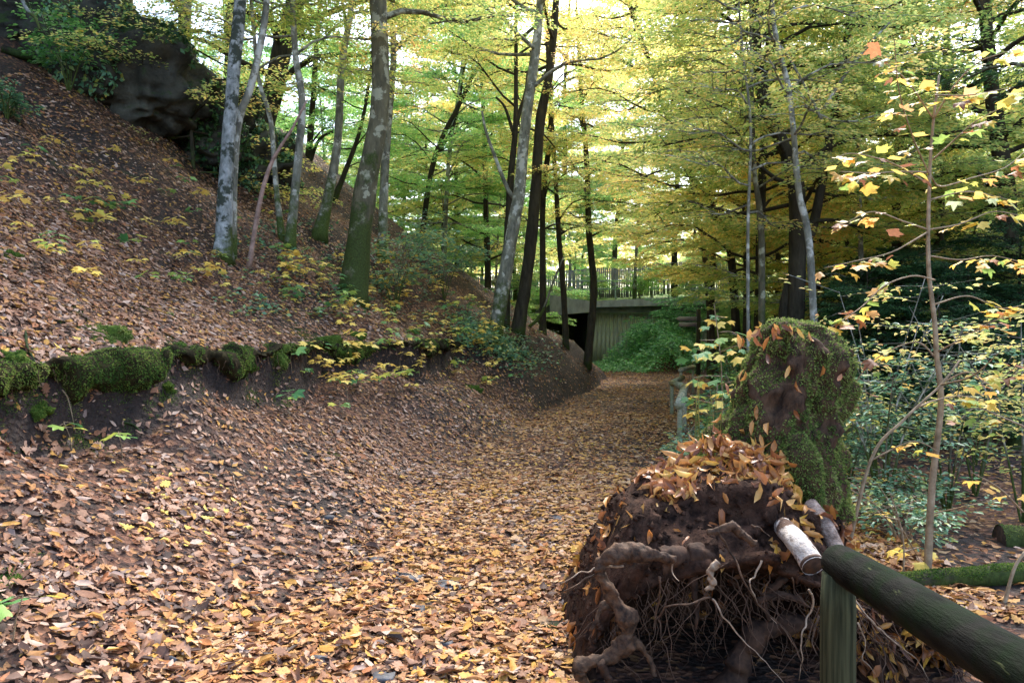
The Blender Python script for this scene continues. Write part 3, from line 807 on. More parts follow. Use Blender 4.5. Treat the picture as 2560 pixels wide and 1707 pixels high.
def scatter_trees(n, xr, yr, kinds, name, label, group, seed, smin=.85, smax=1.2, mind=1.6, avoid=None):
    rng = np.random.default_rng(seed)
    done = []; made = []
    tries = 0
    while len(done) < n and tries < 4000:
        tries += 1
        y = rng.uniform(*yr); px = rng.uniform(*xr); x = (px - 1280) / F * y
        if any((x - a) ** 2 + (y - b) ** 2 < mind ** 2 for a, b in done): continue
        if avoid is not None and avoid(x, y): continue
        done.append((x, y))
        made.append((px, place_tree(kinds[int(rng.integers(len(kinds)))], name, x, y, rng.uniform(smin, smax), rng.uniform(0, 6.28), label, group)))
    names = 'leftmost,second,third,fourth,fifth,sixth,seventh,eighth,ninth,tenth,eleventh,twelfth,thirteenth,fourteenth,fifteenth,sixteenth,seventeenth,eighteenth,nineteenth,twentieth'.split(',')
    made.sort(key=lambda q: q[0])
    for q, (px, o) in enumerate(made):
        o['label'] = label + (', leftmost of its row' if q == 0 else (', rightmost of its row' if q == len(made) - 1 else f', {names[q]} from the left'))

scatter_trees(19, (1700, 2800), (15, 32), ['hornbeam_a', 'hornbeam_d', 'hornbeam_a', 'hornbeam_c'], 'hornbeam_tree', 'hornbeam with layered sprays across the ravine', 'hornbeams across the ravine', 31, .8, 1.15,
              avoid=lambda x, y: x < float(cx(y)) + 4.5)
scatter_trees(16, (520, 1280), (25, 44), ['hornbeam_b', 'hornbeam_b', 'hornbeam_a'], 'hornbeam_tree', 'young tree behind the crest of the left bank', 'trees behind the crest of the bank', 33, .8, 1.2,
              avoid=lambda x, y: abs(x - 3) < 2.0)
scatter_trees(20, (700, 2300), (50, 68), ['hornbeam_c', 'hornbeam_a', 'hornbeam_b'], 'roadside_tree', 'bright tree on the far side of the road', 'trees beyond the paling fence', 35, .9, 1.25, 3.0)
scatter_trees(14, (1760, 2700), (31, 46), ['hornbeam_a', 'hornbeam_c', 'hornbeam_b'], 'hornbeam_tree', 'yellow-green tree in the wood behind the brambles', 'trees behind the brambles', 37, .9, 1.2, 2.4,
              avoid=lambda x, y: x < 9.5)
for x, y, s, v, rz, lab in [(9.6, 23.5, .95, 'hornbeam_c', 0, 'golden hornbeam leaning its sprays over the path by the signpost'), (11.6, 32.5, 1.0, 'hornbeam_c', 2, 'golden hornbeam just behind the signpost'), (6.6, 40.0, 1.2, 'hornbeam_b', 1, 'bright green tree on the verge above the board-marked wall'),
                             (9.0, 41.0, 1.35, 'hornbeam_c', 3, 'golden tree on the verge above the right end of the bridge'), (.2, 39.6, 1.35, 'hornbeam_b', 4, 'bright green tree on the verge left of the bridge'), (-3.0, 40, 1.4, 'hornbeam_a', 5, 'yellow-green tree on the verge behind the leaning pair'),
                             (3.4, 50.5, 1.8, 'hornbeam_c', 2.5, 'golden tree right behind the middle of the paling fence'), (7.0, 51.0, 1.75, 'hornbeam_a', .5, 'yellow-green tree right behind the paling fence at its high end'), (-.5, 51.5, 1.8, 'hornbeam_b', 1.7, 'green tree right behind the low end of the paling fence'),
                             (5.4, 16.2, .95, 'hornbeam_c', 1.2, 'golden hornbeam at the path edge above the zigzag end of the handrail'), (7.4, 27.5, 1.15, 'hornbeam_c', 3.3, 'tall golden hornbeam at the path edge before the signpost'), (-.9, 28.5, 1.15, 'hornbeam_c', 5.1, 'golden tree just behind the end of the left bank'),
                             (6.2, 19.5, .85, 'hornbeam_c', 4.2, 'golden hornbeam on the ravine edge behind the far handrail')]:
    place_tree(v, 'hornbeam_tree', x, y, s, rz, lab, None)
for k, (px, py, y, s) in enumerate([(2150, 860, 13.5, .62), (2300, 880, 15, .7), (2440, 880, 12.5, .6), (2560, 900, 13.5, .75), (2230, 860, 18, .8), (2420, 860, 18.5, .9), (2350, 860, 11.2, .5), (2210, 860, 11.6, .5)]):
    place_tree('yew', 'yew_shrub', (px - 1280) / F * y, y, s, k * 1.3, 'dark evergreen shrub in the shaded ravine, ' + ['behind the stump top', 'left of the maple sapling trunk', 'behind the maple sapling, lowest one', 'at the right edge of the picture', 'farther back behind the stump', 'farther back behind the maple sapling', 'small one between the sapling stems', 'small one right of the stump'][k], 'dark evergreens in the ravine')
# taller trees on the upper left slope
for k, (x, y, s) in enumerate([(-13, 15, 1.0), (-11.5, 20.5, 1.1), (-16, 22, 1.1), (-9.5, 25, 1.0), (-18, 17, 1.1), (-10.5, 12, .9), (-14, 27, 1.1), (-20, 25, 1.2), (-8.2, 18.5, .9), (-9.5, 8.5, .8), (-13, 10, 1.0), (-8.8, 13.5, .75)]):
    place_tree('tall_e', 'tall_tree', x, y, s, k * 2.1, 'tall mossy forest tree on the dark upper left slope among the rocks', 'tall trees on the upper left slope')

# far wooded hillside, one mass
def far_woods():
    rng = np.random.default_rng(5)
    n = 52000
    y = rng.uniform(75, 190, n); x = rng.uniform(-1.05, 1.05, n) * y * .85
    base = ground_z(x, y, False)
    cell = noise2(x, y, .14, 8)
    hmax = 7.5 + 4.5 * cell
    z = base + hmax * rng.random(n) ** .5
    D = unit(rng.normal(0, 1, (n, 3)) * [1, 1, .4]); N = rng.normal(0, .6, (n, 3)) + [0, -.3, 1]
    L = rng.uniform(.5, 1.2, n)
    V, Fs = leaves(np.stack([x, y, z], 1), D, N, L, L * .6)
    return make_mesh('far_woods', V, Fs, M_gold)
tag(link('far_woods', far_woods(), kind='stuff'), 'far yellow-green wooded hillside across the valley')

# ------------------------------------------------------------------ rock outcrop on the left slope
def blob(center, radii, seed, amp=.35, n=(28, 18), sharp=1.0):
    a = np.linspace(0, 2 * np.pi, n[0], endpoint=False); b = np.linspace(-np.pi / 2, np.pi / 2, n[1])
    A, B = np.meshgrid(a, b, indexing='ij')
    U = np.stack([np.cos(A) * np.cos(B), np.sin(A) * np.cos(B), np.sin(B)], -1)
    U = np.sign(U) * np.abs(U) ** sharp
    r = 1 + amp * noise3(U, 1.6, seed) + amp * .5 * noise3(U, 3.7, seed + 1) + amp * .22 * noise3(U, 8.0, seed + 2)
    V = U * r[..., None] * np.array(radii) + np.array(center)
    i, j = np.meshgrid(np.arange(n[0]), np.arange(n[1] - 1), indexing='ij'); i, j = i.ravel(), j.ravel()
    q = np.stack([i * n[1] + j, ((i + 1) % n[0]) * n[1] + j, ((i + 1) % n[0]) * n[1] + j + 1, i * n[1] + j + 1], 1)
    return V.reshape(-1, 3), q

def sample_surface(V, Fq, n, rng):
    V = np.asarray(V); T = []
    for f in (Fq if isinstance(Fq, list) else [Fq]):
        f = np.asarray(f)
        T.append(f[:, :3])
        if f.shape[1] == 4: T.append(f[:, [0, 2, 3]])
    T = np.concatenate(T)
    a, b, c = V[T[:, 0]], V[T[:, 1]], V[T[:, 2]]
    cr = np.cross(b - a, c - a); ar = np.linalg.norm(cr, axis=1)
    k = rng.choice(len(T), n, p=ar / ar.sum())
    u, v = rng.random(n), rng.random(n); w = u + v > 1
    u[w], v[w] = 1 - u[w], 1 - v[w]
    P = a[k] + (b[k] - a[k]) * u[:, None] + (c[k] - a[k]) * v[:, None]
    return P, unit(cr[k])

def rock_mat(name='shade_darkened_rock', a=lin(18, 18, 17), b=lin(92, 90, 80), moss=lin(46, 62, 28)):  # near-black tones put the outcrop's backlit shade into the rock colour
    m, nt, out = new_mat(name)
    pos = position(nt)
    n1 = noise_n(nt, 1.6, 8, pos, .7)
    c = ramp(nt, [(.3, a), (.7, b)], n1)
    g_ = nt.nodes.new('ShaderNodeNewGeometry')
    sp = nt.nodes.new('ShaderNodeSeparateXYZ'); nt.links.new(g_.outputs['Normal'], sp.inputs[0])
    f = math_n(nt, 'ADD', math_n(nt, 'MULTIPLY', sp.outputs[2], .35), noise_n(nt, 2.5, 5, pos, .7))
    f = ramp(nt, [(.58, (0, 0, 0)), (.72, (1, 1, 1))], f)
    c = mix_n(nt, f, c, moss)
    princ(nt, out, c, .85, .2, n1, 1.0, .12)
    return m
M_rock = rock_mat()
def rock(px, py, w, h, seed, label, thick=.9):
    b = ray_hit(px, py)
    rx, rz = w / F * b[1] / 2, h / F * b[1] / 2
    g = Geo()
    V, q = blob((0, 0, 0), (rx, rx * thick, rz), seed, .38, (84, 56), .62)
    n0 = noise3(V, 1.1, seed + 9)
    stepz = np.abs(((V[:, 2] * 1.9 + .5 * n0) % 1.0) - .5) * 2          # bedding ledges
    V = V * (1 - .10 * stepz[:, None] * [1, 1, 0]) + unit(V) * (noise3(V, 3.5, seed + 5) * .12 + noise3(V, 9, seed + 6) * .05)[:, None]
    g.add(V, q)
    o = tag(link('rock_outcrop', g.mesh('rock_outcrop', M_rock), None, (b[0], b[1] + rx * thick * .35, b[2] + rz * .8)), label, 'rock')
    rgv = np.random.default_rng(seed + 60)
    Pv, Nv = sample_surface(V, q, 5200, rgv)
    kv = (noise3(Pv, 1.3, seed) + .6 * noise3(Pv, 4, seed + 1) + .5 * Nv[:, 2]) > .12
    Pv, Nv = Pv[kv], Nv[kv]
    Lv = rgv.uniform(.05, .13, len(Pv))
    Vv, Fv = leaves(Pv + Nv * .05, rgv.normal(0, 1, (len(Pv), 3)) - [0, 0, .9], Nv + rgv.normal(0, .4, (len(Pv), 3)) + [0, 0, .3], Lv, Lv * .6)
    link('ivy', make_mesh('ivy', Vv, Fv, M_dark if seed % 2 else M_teal), o, kind='stuff')
    return o
rock(330, 305, 310, 230, 3, 'largest dark rock face under the trees on the left slope')
rock(500, 405, 240, 190, 5, 'dark overhanging rock just left of the birch')
rock(200, 215, 250, 240, 8, 'high dark boulder above the green bush on the left slope')
rock(60, 120, 260, 170, 12, 'dark mossy boulder at the top left corner', .7)
rock(630, 450, 180, 130, 14, 'dark rock at the foot of the broad leaning trunk')

# ------------------------------------------------------------------ moss helpers
def tufts(P, N, size, rng, droop=.4):
    n = len(P)
    D = N + rng.normal(0, .55, (n, 3)) - np.array([0, 0, droop])
    L = size * (.5 + rng.random(n))
    return leaves(P, D, rng.normal(0, 1, (n, 3)), L, L * .45, 'q4')

M_rootline = simple_mat('hanging_root', lin(60, 44, 34), lin(120, 94, 72), 20)
M_mosscore = simple_mat('moss_core', lin(44, 58, 22), lin(92, 112, 42), 40, .95, .1, .8, .01)
def clump(px, py, w, h, label, seed, mat=M_moss2, name='moss_clump', depth=None, n=900, drop=0.0, group='moss clumps along the eroded lip of the bank'):
    b = ray_hit(px, py) if depth is None else at(px, py, depth)
    d = b[1]
    rx, rz = .8 * w / F * d / 2, .7 * h / F * d / 2
    rng = np.random.default_rng(seed + 900)
    V, q = blob((0, .04, -.02), (rx * .85, max(rx * .38, .06), rz * .72), seed, .8, (30, 18), .8)
    V[:, 2] -= .35 * rz * (V[:, 1] < 0) * np.abs(noise3(V + b, 9, seed))
    root = thing(name, label, 'moss', (b[0], d + .02, b[2] - drop), group)
    sub('moss_cushion', Geo().add(V, q), M_mosscore, root, True)
    P, N = sample_surface(V, q, n, rng)
    kk = noise3(P + b, 7, seed) > -.5
    P, N = P[kk], N[kk]
    m2 = int(n * .7)
    gx_ = b[0] + rng.normal(0, rx * .75, m2); gy_ = d + rng.normal(0, max(rx * .5, .1), m2)
    gp = np.stack([gx_, gy_, ground_z(gx_, gy_) + .004], 1); gn = normal_at(gx_, gy_)
    kk = noise3(gp, 6, seed + 1) + .6 * noise3(gp, 17, seed) > -.1
    P = np.concatenate([P, gp[kk] - [b[0], d + .02, b[2] - drop]]); N = np.concatenate([N, gn[kk]])
    Vt, Ft = tufts(P, N, .013, rng, .5)
    link('moss_tufts', make_mesh('moss_tufts', Vt, Ft, mat), root, kind='stuff')
    return root
for k, (px, py, w, h, n, lab) in enumerate([
        (20, 925, 80, 110, 1400, 'tall mossy clump at the left edge of the eroded bank'),
        (245, 838, 170, 84, 2400, 'largest bright moss cushion on the lip of the bank'),
        (440, 878, 84, 64, 1200, 'hanging moss clump above the first dark hollow'),
        (615, 920, 50, 74, 800, 'bright upright moss clump at the middle of the lip'),
        (680, 900, 90, 84, 1300, 'broad dark moss clump left of the green seedling on the lip'),
        (800, 862, 120, 76, 1600, 'dark moss clump over the deep hollow on the lip'),
        (885, 845, 60, 56, 700, 'moss knob above the yellow seedling pair'),
        (1030, 832, 60, 36, 500, 'last moss knob at the far end of the lip'),
        (405, 968, 64, 42, 600, 'moss patch on the bare soil below the first hollow'),
        (300, 985, 110, 44, 1000, 'flat dark moss cushion on the slope under the largest cushion'),
        (180, 965, 110, 60, 1200, 'dark moss cushion on the slope below the pale twig'),
        (80, 1050, 70, 60, 900, 'dark green moss cushion low at the left edge'),
        (1180, 972, 56, 32, 500, 'small mossy stub low on the bank near the path bend'),
        (830, 1135, 26, 22, 200, 'tiny moss tuft among leaves on the lower bank'),
        (10, 1465, 40, 60, 600, 'moss tuft at the left edge of the foreground'),
        (390, 780, 60, 34, 500, 'moss tuft in the leaves above the lip'),
        (200, 545, 50, 22, 300, 'moss tuft among leaves high on the left slope'),
        (20, 640, 60, 50, 600, 'moss tuft at the left edge high on the slope')]):
    clump(px, py, w, h, lab, 40 + k, M_moss2 if k % 3 != 1 else M_moss, n=int(n * 5))
# ragged overhanging turf along the lip of the bank
def lip_x(y):
    xs_ = np.linspace(float(cx(y)) - 4.4, float(cx(y)) - 1.2, 400)
    zz_ = ground_z(xs_, np.full(400, y), False)
    g_ = np.gradient(zz_, xs_)
    w_ = (xs_ > float(cx(y)) - float(np.interp(y, [0, 7, 15, 20, 26], [3.3, 3.2, 2.6, 2.2, 2.0])) - .5) & (xs_ < float(cx(y)) - float(np.interp(y, [0, 7, 15, 20, 26], [3.3, 3.2, 2.6, 2.2, 2.0])) + .5)
    g_ = np.where(w_, g_, 1)
    return float(xs_[np.argmin(g_)])
ly = np.linspace(4.4, 15.2, 260)
lx = np.array([lip_x(v) for v in ly]); lx = np.convolve(np.pad(lx, 4, mode='edge'), np.ones(9) / 9, mode='valid')
lip_prof = [(-.34, -.03, 0), (-.18, -.015, .4), (-.06, .02, .8), (.03, .0, 1), (.08, -.07, 1), (.07, -.15, .9), (.0, -.20, .5), (-.10, -.22, 0)]
LVv = np.zeros((len(ly), len(lip_prof), 3))
amp = np.clip(.35 + 1.3 * noise2(ly * 0, ly, 1.3, 77) + .9 * noise2(ly * 0, ly, 3.3, 78), 0, 1.5) * np.clip((15.2 - ly) / 2.5, 0, 1) * .8
for q, (o_, z_, w_) in enumerate(lip_prof):
    xq = lx + o_ * (.4 + .6 * amp) + .03
    top_ = ground_z(lx - .16, ly, False)
    LVv[:, q] = np.stack([xq, ly, np.where(o_ < -.2, ground_z(xq, ly, False) - .02, top_ + z_ * (.15 + 1.0 * amp) - .035)], 1)
LVv = LVv + np.stack([noise3(LVv, 6, 81 + c) for c in range(3)], -1) * .07 + np.stack([noise3(LVv, 22, 85 + c) for c in range(3)], -1) * .036
mq = len(lip_prof)
a_, b_ = np.meshgrid(np.arange(len(ly) - 1), np.arange(mq - 1), indexing='ij'); a_, b_ = a_.ravel(), b_.ravel()
LQ = np.stack([a_ * mq + b_, a_ * mq + b_ + 1, (a_ + 1) * mq + b_ + 1, (a_ + 1) * mq + b_], 1)
LP0 = LVv.reshape(-1, 3)
M_turf = simple_mat('earth_turf', lin(22, 20, 13), lin(58, 52, 32), 14, .95, .1, .9, .02)
lipo = thing('turf_overhang', 'ragged mossy turf edge overhanging the bare earth along the left bank', 'bank edge', tuple(LP0[0]))
link('turf', make_mesh('turf', LP0 - LP0[0], LQ, M_turf, False), lipo)
rgl = np.random.default_rng(88)
Pl, Nl_ = sample_surface(LP0, LQ, 80000, rgl)
Nl_ = np.where(((Nl_ * np.array([.6, -.2, .8])).sum(1) < 0)[:, None], -Nl_, Nl_)
kl = (.7 * noise3(Pl, 1.7, 90) + .5 * noise3(Pl, 6, 91) + .4 * noise3(Pl, 18, 92) + .10 + .12 * (Pl[:, 1] < 8) + .5 * (np.interp(Pl[:, 1], ly, amp) - .6)) > 0
Vl, Fl = tufts(Pl[kl] - LP0[0], Nl_[kl], .016, rgl, .7)
link('moss_tufts', make_mesh('moss_tufts', Vl, Fl, M_moss2), lipo, kind='stuff')
hr = Geo()
for k in range(110):
    y_ = rgl.uniform(4.6, 13); x_ = float(np.interp(y_, ly, lx)) + rgl.uniform(-.02, .10); z_ = float(ground_z(x_ - .2, y_, False)) - .08
    n_ = 6; l_ = rgl.uniform(.08, .30)
    Q_ = np.stack([x_ + np.cumsum(rgl.normal(.004, .012, n_)), y_ + np.cumsum(rgl.normal(0, .012, n_)), z_ - l_ * np.linspace(0, 1, n_)], 1)
    hr.add(*tube(Q_ - LP0[0], np.linspace(.004, .001, n_), 4, False))
link('hanging_roots', hr.mesh('hanging_roots', M_rootline), lipo, kind='stuff')
rng_s = np.random.default_rng(77)
M_soil = simple_mat('bare_soil', lin(46, 32, 26), lin(98, 70, 58), 18, .95, .1, .8, .02)

# ------------------------------------------------------------------ uprooted stump with its root plate
SO = np.array([1.25, 4.1, 0.0])
US = thing('uprooted_stump', 'uprooted mossy tree stump with its torn-up root plate beside the path', 'tree stump', tuple(SO))
def mound_top(x):
    return np.interp(x, [.30, .38, .44, .545, .72, 1.01, 1.32, 1.556, 1.98, 2.37, 2.7], [-.05, .20, .50, .75, .89, .97, .88, .70, .30, -.08, -.45])
xs = np.linspace(.30, 2.66, 110)
prof = [(1.15, -.5), (1.12, -.1), (1.05, .25), (.85, .44), (.40, .50), (.02, .58), (.06, .70), (.16, .82), (.34, .94), (.62, 1.02), (.95, .88), (1.35, .45), (1.8, -.1), (2.1, -.6)]
pu = np.linspace(0, 1, len(prof)); pd = np.linspace(0, 1, 72)
py_ = np.interp(pd, pu, [p[0] for p in prof]); pz_ = np.interp(pd, pu, [p[1] for p in prof])
X, K = np.meshgrid(xs, np.arange(72), indexing='ij')
T_ = mound_top(X)
hol = smooth(.40, .62, X) * (1 - smooth(1.45, 1.75, X))          # how hollow the front is
fy = np.where(pd[K] < .42, (py_[K] - .04) * (.25 + .75 * hol) + .04 + (1 - hol) * (.40 - pd[K]) * -.55, py_[K])
fz = np.where(pz_[K] > 0, T_ * pz_[K], pz_[K] * .6)
fz = np.where(T_ < 0, T_ + (pz_[K] - 1) * .35, fz)
base = np.stack([X, 3.38 + fy + .25 * np.clip(X - 1.5, 0, 2) * (pd[K] < .5), fz], -1)
nz = noise3(base, 3.5, 61) * .085 + noise3(base, 9.0, 62) * .06 + (np.abs(noise3(base, 20.0, 63)) - .3) * .05 + noise3(base, 45.0, 64) * .014
base = base + nz[..., None] * np.array([.5, -1.0, .8])
MV = base.reshape(-1, 3) - SO
a_, b_ = np.meshgrid(np.arange(109), np.arange(71), indexing='ij'); a_, b_ = a_.ravel(), b_.ravel()
MQ = np.stack([a_ * 72 + b_, (a_ + 1) * 72 + b_, (a_ + 1) * 72 + b_ + 1, a_ * 72 + b_ + 1], 1)
M_plate = simple_mat('dark_root_soil', lin(24, 16, 13), lin(76, 54, 42), 16, .95, .1, .9, .03)
link('root_plate', make_mesh('root_plate', MV, MQ, M_plate, False), US)
# crumbs and clods of earth caught in the plate
rgc = np.random.default_rng(44)
Pc, Nc = sample_surface(MV, MQ, 5200, rgc)
sel = (Pc[:, 2] > .1) & (Pc[:, 0] + SO[0] < 1.75)
Pc, Nc = Pc[sel], Nc[sel]
oct_ = np.array([[1, 0, 0], [-1, 0, 0], [0, 1, 0], [0, -1, 0], [0, 0, 1], [0, 0, -1]], float)
octf = np.array([[0, 2, 4], [2, 1, 4], [1, 3, 4], [3, 0, 4], [2, 0, 5], [1, 2, 5], [3, 1, 5], [0, 3, 5]])
rc = .006 + .022 * rgc.random(len(Pc)) ** 3
Vc_ = Pc[:, None, :] + oct_[None] * rc[:, None, None] * rgc.uniform(.5, 1.4, (len(Pc), 6, 1))
link('soil_crumbs', make_mesh('soil_crumbs', Vc_.reshape(-1, 3), (octf[None] + (np.arange(len(Pc)) * 6)[:, None, None]).reshape(-1, 3), M_plate), US, kind='stuff')

# the trunk remnant
rings = [(1290, 1860, 240, .38), (1190, 1890, 196, .36), (1110, 1932, 156, .34), (1040, 1958, 136, .32), (980, 1972, 128, .30), (920, 1992, 116, .28), (880, 1996, 107, .26), (845, 1986, 90, .22), (822, 1972, 66, .17), (806, 1960, 38, .10), (797, 1952, 10, .03)]
rp = np.array(rings, float)
tt = np.linspace(0, 1, 76); ku = np.linspace(0, 1, len(rings))
RY, RC, RW, RD = [np.interp(tt, ku, rp[:, k]) for k in range(4)]
an = np.linspace(0, 2 * np.pi, 84, endpoint=False)
SV = np.zeros((76, 84, 3))
for k in range(76):
    d = 4.35 + .10 * tt[k]
    c = at(RC[k], RY[k], d)
    w = RW[k] / F * d
    lob = 1 + .09 * np.sin(3 * an + 1.0 + tt[k]) * (1 - tt[k] * .4) + .06 * np.sin(7 * an + 2 - 1.5 * tt[k]) + .03 * np.sin(13 * an + 3 * tt[k])
    SV[k] = c + np.stack([np.cos(an) * w * lob, np.sin(an) * RD[k] * lob, 0 * an], 1)
ST = SV * [1, 1, .45]
nn = noise3(SV, 4, 71) * .055 + noise3(ST, 12, 72) * .058 + noise3(ST, 30, 73) * .036 + noise3(SV, 60, 74) * .012
dirs = unit(SV - SV.mean(axis=1, keepdims=True))
SV = SV + dirs * nn[..., None]
SVf = SV.reshape(-1, 3) - SO
i, j = np.meshgrid(np.arange(75), np.arange(84), indexing='ij'); i, j = i.ravel(), j.ravel()
SQ = np.stack([i * 84 + j, i * 84 + (j + 1) % 84, (i + 1) * 84 + (j + 1) % 84, (i + 1) * 84 + j], 1)
M_stump = bark_mat('rotten_mossy_wood', lin(22, 15, 11), lin(98, 72, 52), lin(66, 78, 34), .48, .4, 22, .35)
link('trunk', make_mesh('trunk', SVf, SQ, M_stump, False), US)
rng = np.random.default_rng(80)
P, N = sample_surface(SVf, SQ, 52000, rng)
keep = .35 * noise3(P + SO, 3.2, 74) + .6 * noise3(P + SO, 9, 75) + .5 * noise3(P + SO, 24, 76) + .42
for px, py, r in ((2005, 905, .10), (1990, 990, .09), (1890, 975, .07), (1935, 1010, .08), (2060, 850, .07), (2112, 950, .06), (1900, 850, .06)):
    keep = keep - 1.6 * np.exp(-(np.linalg.norm((P + SO - at(px, py, 4.1)) * [1, .4, 1], axis=1) / (r * .62)) ** 2)
keep = keep > 0
Vt, Ft = tufts(P[keep], N[keep], .015, rng, .6)
link('moss_tufts', make_mesh('moss_tufts', Vt, Ft, M_moss), US, kind='stuff')
# mossy buttress root running down
E = np.array([at(1985, 1090, 4.05), at(2005, 1160, 4.0), at(2025, 1220, 3.98), at(2050, 1275, 3.95)]) - SO
Vb, Fb = tube(resample(E, 16), np.interp(np.linspace(0, 1, 16), [0, .3, .7, 1], [.05, .10, .07, .02]), 20, True, .3, 4)
ob = link('buttress_root', Geo().add(Vb, Fb).mesh('buttress_root', M_stump, True), US)
P, N = sample_surface(Vb, Fb, 5200, rng)
Vt, Ft = tufts(P, N, .014, rng, .5)
link('moss_tufts', make_mesh('moss_tufts', Vt, Ft, M_moss), ob, kind='stuff')

# thick roots (photo points, depth, radius)
M_root = simple_mat('root_wood', lin(30, 21, 16), lin(102, 76, 56), 26, .8, .25, .7, .015)
M_rootp = simple_mat('pale_root_wood', lin(104, 84, 66), lin(176, 152, 128), 24, .7, .25, .5, .01)
M_rootd = simple_mat('dark_root_wood', lin(28, 20, 17), lin(80, 58, 44), 16, .85, .2, .7, .015)
thick = [
    ([(1690, 1400), (1600, 1388), (1540, 1392), (1500, 1408), (1514, 1450), (1545, 1500), (1568, 1548), (1570, 1600), (1540, 1645), (1490, 1655), (1452, 1668), (1474, 1715)], 3.30, (10, 16, 23, 20, 14, 17, 25, 18, 22, 15, 18, 8), M_root),
    ([(1830, 1390), (1780, 1395), (1720, 1400), (1650, 1395)], 3.46, (20, 24, 26, 30), M_rootd),
    ([(2030, 1556), (1960, 1566), (1890, 1590), (1850, 1640), (1830, 1720)], 3.5, (14, 24, 30, 27, 36), M_rootd),
    ([(1545, 1500), (1500, 1530), (1480, 1580)], 3.32, (14, 9, 4), M_root),
    ([(1575, 1600), (1620, 1640), (1640, 1690)], 3.32, (14, 8, 4), M_root),
    ([(1500, 1660), (1520, 1700), (1515, 1740)], 3.27, (16, 10, 6), M_rootd),
    ([(1740, 1400), (1735, 1450), (1750, 1520), (1745, 1580)], 3.45, (12, 10, 7, 3), M_rootd),
    ([(1960, 1440), (1920, 1500), (1930, 1560)], 3.44, (10, 8, 4), M_rootd),
    ([(1770, 1325), (1820, 1322), (1865, 1330), (1888, 1355)], 3.30, (7, 9, 11, 8), M_root),
    ([(1797, 1412), (1782, 1440), (1776, 1470), (1760, 1485)], 3.32, (9, 10, 9, 5), M_rootp),
    ([(1900, 1505), (1950, 1492), (1985, 1500), (2030, 1520)], 3.42, (6, 8, 8, 6), M_rootd),
]
for pts, d, w, m in thick:
    Q = resample(np.array([at(x, y, d) for x, y in pts]) - SO, len(pts) * 9)
    Q = Q + np.stack([noise3(Q, 14, 31 + c) for c in range(3)], 1) * .020
    r = np.interp(np.linspace(0, 1, len(Q)), np.linspace(0, 1, len(w)), w) / F * d
    r = r * (1 + .35 * noise3(Q, 18, 41))
    V, Fs = tube(Q, r, 22, True, .34, 9, 12)
    V = V + np.stack([noise3(V, 60, 7 + c) for c in range(3)], 1) * .005
    link('root', Geo().add(V, Fs).mesh('root', m, True), US)
thin = [
    [(1795, 1330), (1830, 1385), (1850, 1430), (1870, 1470), (1905, 1520), (1950, 1560), (1985, 1610), (2010, 1665), (2030, 1707)],
    [(1905, 1400), (1890, 1445), (1876, 1455), (1885, 1490), (1920, 1535), (1945, 1560)],
    [(1775, 1495), (1720, 1510), (1670, 1515), (1645, 1545), (1635, 1580)],
    [(1780, 1500), (1810, 1540), (1840, 1580), (1880, 1620), (1920, 1660), (1960, 1707)],
    [(1650, 1445), (1652, 1480), (1640, 1540), (1636, 1590), (1615, 1625)],
    [(2025, 1475), (2040, 1505), (2020, 1545), (2005, 1590), (2008, 1640), (1998, 1700)],
    [(1980, 1445), (1990, 1480), (2010, 1510), (2040, 1530)],
    [(1560, 1415), (1480, 1425), (1440, 1440), (1400, 1465)],
    [(1500, 1432), (1450, 1455), (1410, 1480), (1385, 1500)],
    [(2140, 1500), (2180, 1555), (2230, 1600), (2280, 1640), (2330, 1700)],
    [(2135, 1490), (2160, 1560), (2190, 1600), (2240, 1620)],
    [(2150, 1560), (2165, 1600), (2160, 1640), (2190, 1690)],
    [(1885, 1310), (1915, 1330), (1930, 1345)],
    [(1690, 1395), (1680, 1425), (1700, 1450)],
    [(2050, 1540), (2030, 1600), (2047, 1640)],
]
for k, pts in enumerate(thin):
    d = 3.28 if k not in (9, 10, 11) else 3.34
    rngk = np.random.default_rng(300 + k)
    Q = resample(np.array([at(x, y, d + .03 * math.sin(q * 1.7 + k)) for q, (x, y) in enumerate(pts)]) - SO, len(pts) * 6)
    Q = Q + np.stack([noise3(Q, 22, 51 + c + k) for c in range(3)], 1) * .010
    V, Fs = tube(Q, np.linspace(.0055, .0014, len(Q)) * rngk.uniform(.7, 1.25), 6, True, .1, k)
    link('root', Geo().add(V, Fs).mesh('root', M_rootp if k % 2 else M_root, True), US)
fg = Geo()
rngf = np.random.default_rng(55)
for k in range(300):
    x0 = rngf.uniform(.42, 1.75); t = float(mound_top(x0))
    if k % 4 == 0: x0 = rngf.uniform(1.5, 2.2); t = float(mound_top(x0))
    y0 = 3.36 + rngf.uniform(.02, .34)
    z0 = t * rngf.uniform(.45, .66) if k % 4 else t * rngf.uniform(.4, .95)
    n = 9; ln = rngf.uniform(.06, .42) * (1 if k % 4 else .7)
    s = np.linspace(0, 1, n)
    drift = rngf.normal(0, .30, 2)
    Q = np.stack([x0 + drift[0] * s * ln * 2 + np.cumsum(rngf.normal(0, .014, n)), y0 - .05 * s + np.cumsum(rngf.normal(0, .010, n)), z0 - ln * s + np.cumsum(rngf.normal(0, .008, n))], 1) - SO
    if k % 4 == 0: Q[:, 0] += s * ln * .8
    fg.add(*tube(Q, np.linspace(.0025, .0008, n) * rngf.uniform(.6, 1.4), 4, False))
link('fine_roots', fg.mesh('fine_roots', simple_mat('fine_root', lin(50, 36, 28), lin(110, 84, 66), 20)), US, kind='stuff')

